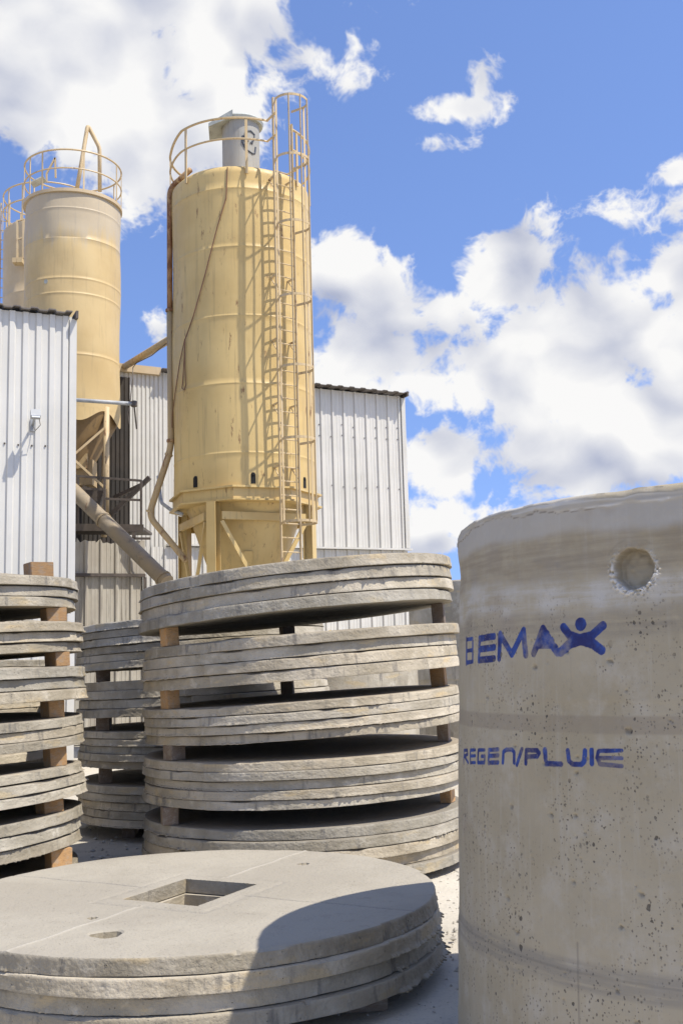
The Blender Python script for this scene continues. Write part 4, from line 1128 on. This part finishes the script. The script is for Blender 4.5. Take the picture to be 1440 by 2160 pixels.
# stencil paint: distance to the strokes, soft like overspray
paint = np.zeros_like(S); dm = np.full_like(S, 1.0)
for (a, b, w) in strokes:
    ax_, az_ = (a[0] % two) * 1.14, a[1]; bx_, bz_ = (b[0] % two) * 1.14, b[1]
    vx, vz = bx_ - ax_, bz_ - az_; L2 = vx * vx + vz * vz + 1e-12
    tt = np.clip(((S - ax_) * vx + (ZZ - az_) * vz) / L2, 0, 1)
    dm = np.minimum(dm, np.hypot(S - ax_ - vx * tt, ZZ - az_ - vz * tt) - w)
paint = np.maximum(np.clip(.5 - dm / .007, 0, 1), .27 * np.exp(-np.clip(dm, 0, 1) / .010))
paint = np.maximum(paint, .30 * np.exp(-(np.hypot(S - (smudge[0] % two) * 1.14, (ZZ - smudge[1]) * 1.6) / .028) ** 2))
X, Y, Z3 = tank_world(TT, ZZ, disp)
ztopj = np.where(ZZ > TH - .03, .005 * vnoise(S * 2.2, S * 0, 21) + .0018 * vnoise(S * 18, S * 0, 22), 0)
Z3 = Z3 + ztopj
outer = np.stack([X, Y, Z3], -1)
xi, yi, zi = tank_world(THs, np.full(NTH, TH), -.02); x2, y2, z2 = tank_world(THs, np.full(NTH, TH), -.12); x3, y3, z3 = tank_world(THs, np.full(NTH, .0), -.12)
tj = .004 * vnoise(THs * 6, THs * 0, 23)
V = np.concatenate([outer, np.stack([xi, yi, zi + .008 + tj], -1)[None], np.stack([x2, y2, z2 + .004 + tj], -1)[None], np.stack([x3, y3, z3], -1)[None]])
nr = V.shape[0]; idx = np.arange(nr * NTH).reshape(nr, NTH); nx = np.roll(idx, -1, 1)
fs = np.stack([idx, nx, np.roll(nx, -1, 0), np.roll(idx, -1, 0)], -1)[:].reshape(-1, 4)
base_t = np.array([TC.x, TC.y, 0.0]); lowz = V[..., 2].min()
V = V - base_t; V[..., 2] -= lowz + .012
me = bpy.data.meshes.new('tank_ring'); me.from_pydata(V.reshape(-1, 3).tolist(), [], fs.tolist())
me.polygons.foreach_set('use_smooth', [True] * len(me.polygons)); me.set_sharp_from_angle(angle=R_(50))
pad = np.zeros((3, NTH))
for nm_, arr in (('mark', np.concatenate([mark, pad])), ('paint', np.concatenate([paint, pad]))):
    at = me.attributes.new(nm_, 'FLOAT', 'POINT'); at.data.foreach_set('value', arr.reshape(-1).astype(np.float32))
me.materials.append(M_TANK); me.update()
tank = link(bpy.data.objects.new('concrete_tank', me)); tank.location = base_t
tank.location.z += lowz + .012 if False else 0
tag(tank, 'large concrete tank ring with blue stencilled BEMAX and REGEN/PLUIE lettering, at the right', 'tank')

# rings standing farther back
def far_ring(c, r, h, label, seed):
    rgn = np.random.default_rng(seed); ph = rgn.uniform(0, 6, 4)
    mb = MB(); mb.lathe((c[0], c[1], 0), [(r - .12, 0), (r, 0), (r, h * .5), (r + .01, h * .5 + .01), (r, h - .02), (r - .02, h), (r - .11, h), (r - .12, h - .02), (r - .12, .0)], 96, False, lambda a, z: .004 * math.sin(3 * a + ph[0]) + .002 * math.sin(11 * a + ph[1] + 2 * z))
    o = build('concrete_tank', mb, M_SLAB, None, True, origin=(c[0], c[1], 0), angle=40); tag(o, label, 'tank', 'plain tank rings behind the slabs')
q = P(880, 1440, 13.2); far_ring((q.x - .92, 13.2), .92, 1.78, 'low sunlit plain concrete ring seen through the gaps of the middle stack', 1)
q = P(865, 1330, 15.2); far_ring((q.x + 1.12, 15.4), 1.12, 2.62, 'taller shaded plain concrete ring between the middle stack and the lettered tank', 2)

# ------------------------------------------------------------------ gravel and crumbs on the yard
rgs = random.Random(21); mb = MB()
def pebble(x, y, s):
    a = rgs.uniform(0, 6.28); vs = []
    for (px, py, pz) in ((1, 0, .25), (-.9, .15, .3), (.1, .8, .2), (-.1, -.85, .25), (0, 0, .9), (.15, .1, -.2)):
        k = s * rgs.uniform(.7, 1.25); vs.append((x + k * (px * math.cos(a) - py * math.sin(a)), y + k * (px * math.sin(a) + py * math.cos(a)), .002 + k * pz))
    mb.add(vs, [(0, 2, 4), (2, 1, 4), (1, 3, 4), (3, 0, 4), (2, 0, 5), (1, 2, 5), (3, 1, 5), (0, 3, 5)])
for _ in range(9000):
    x, y = rgs.uniform(-3.2, 2.2), 3.8 + 9 * rgs.random() ** 1.3
    s = .0025 + .010 * rgs.random() ** 5
    pebble(x, y, s)
for _ in range(60): pebble(rgs.uniform(.35, .9), rgs.uniform(5.4, 8.2), rgs.uniform(.006, .018))
for _ in range(80): pebble(rgs.uniform(-2.4, -1.3), rgs.uniform(6.9, 10.5), rgs.uniform(.01, .035))
for _ in range(140): pebble(rgs.uniform(.3, 1.0), rgs.uniform(5.2, 9.5), rgs.uniform(.003, .010))
for _ in range(5): pebble(rgs.uniform(.42, .75), rgs.uniform(5.6, 6.6), rgs.uniform(.018, .03))
gv_ = build('gravel', mb, M_STONE); tag(gv_, 'loose gravel and concrete crumbs scattered on the yard', 'gravel', kind='stuff')
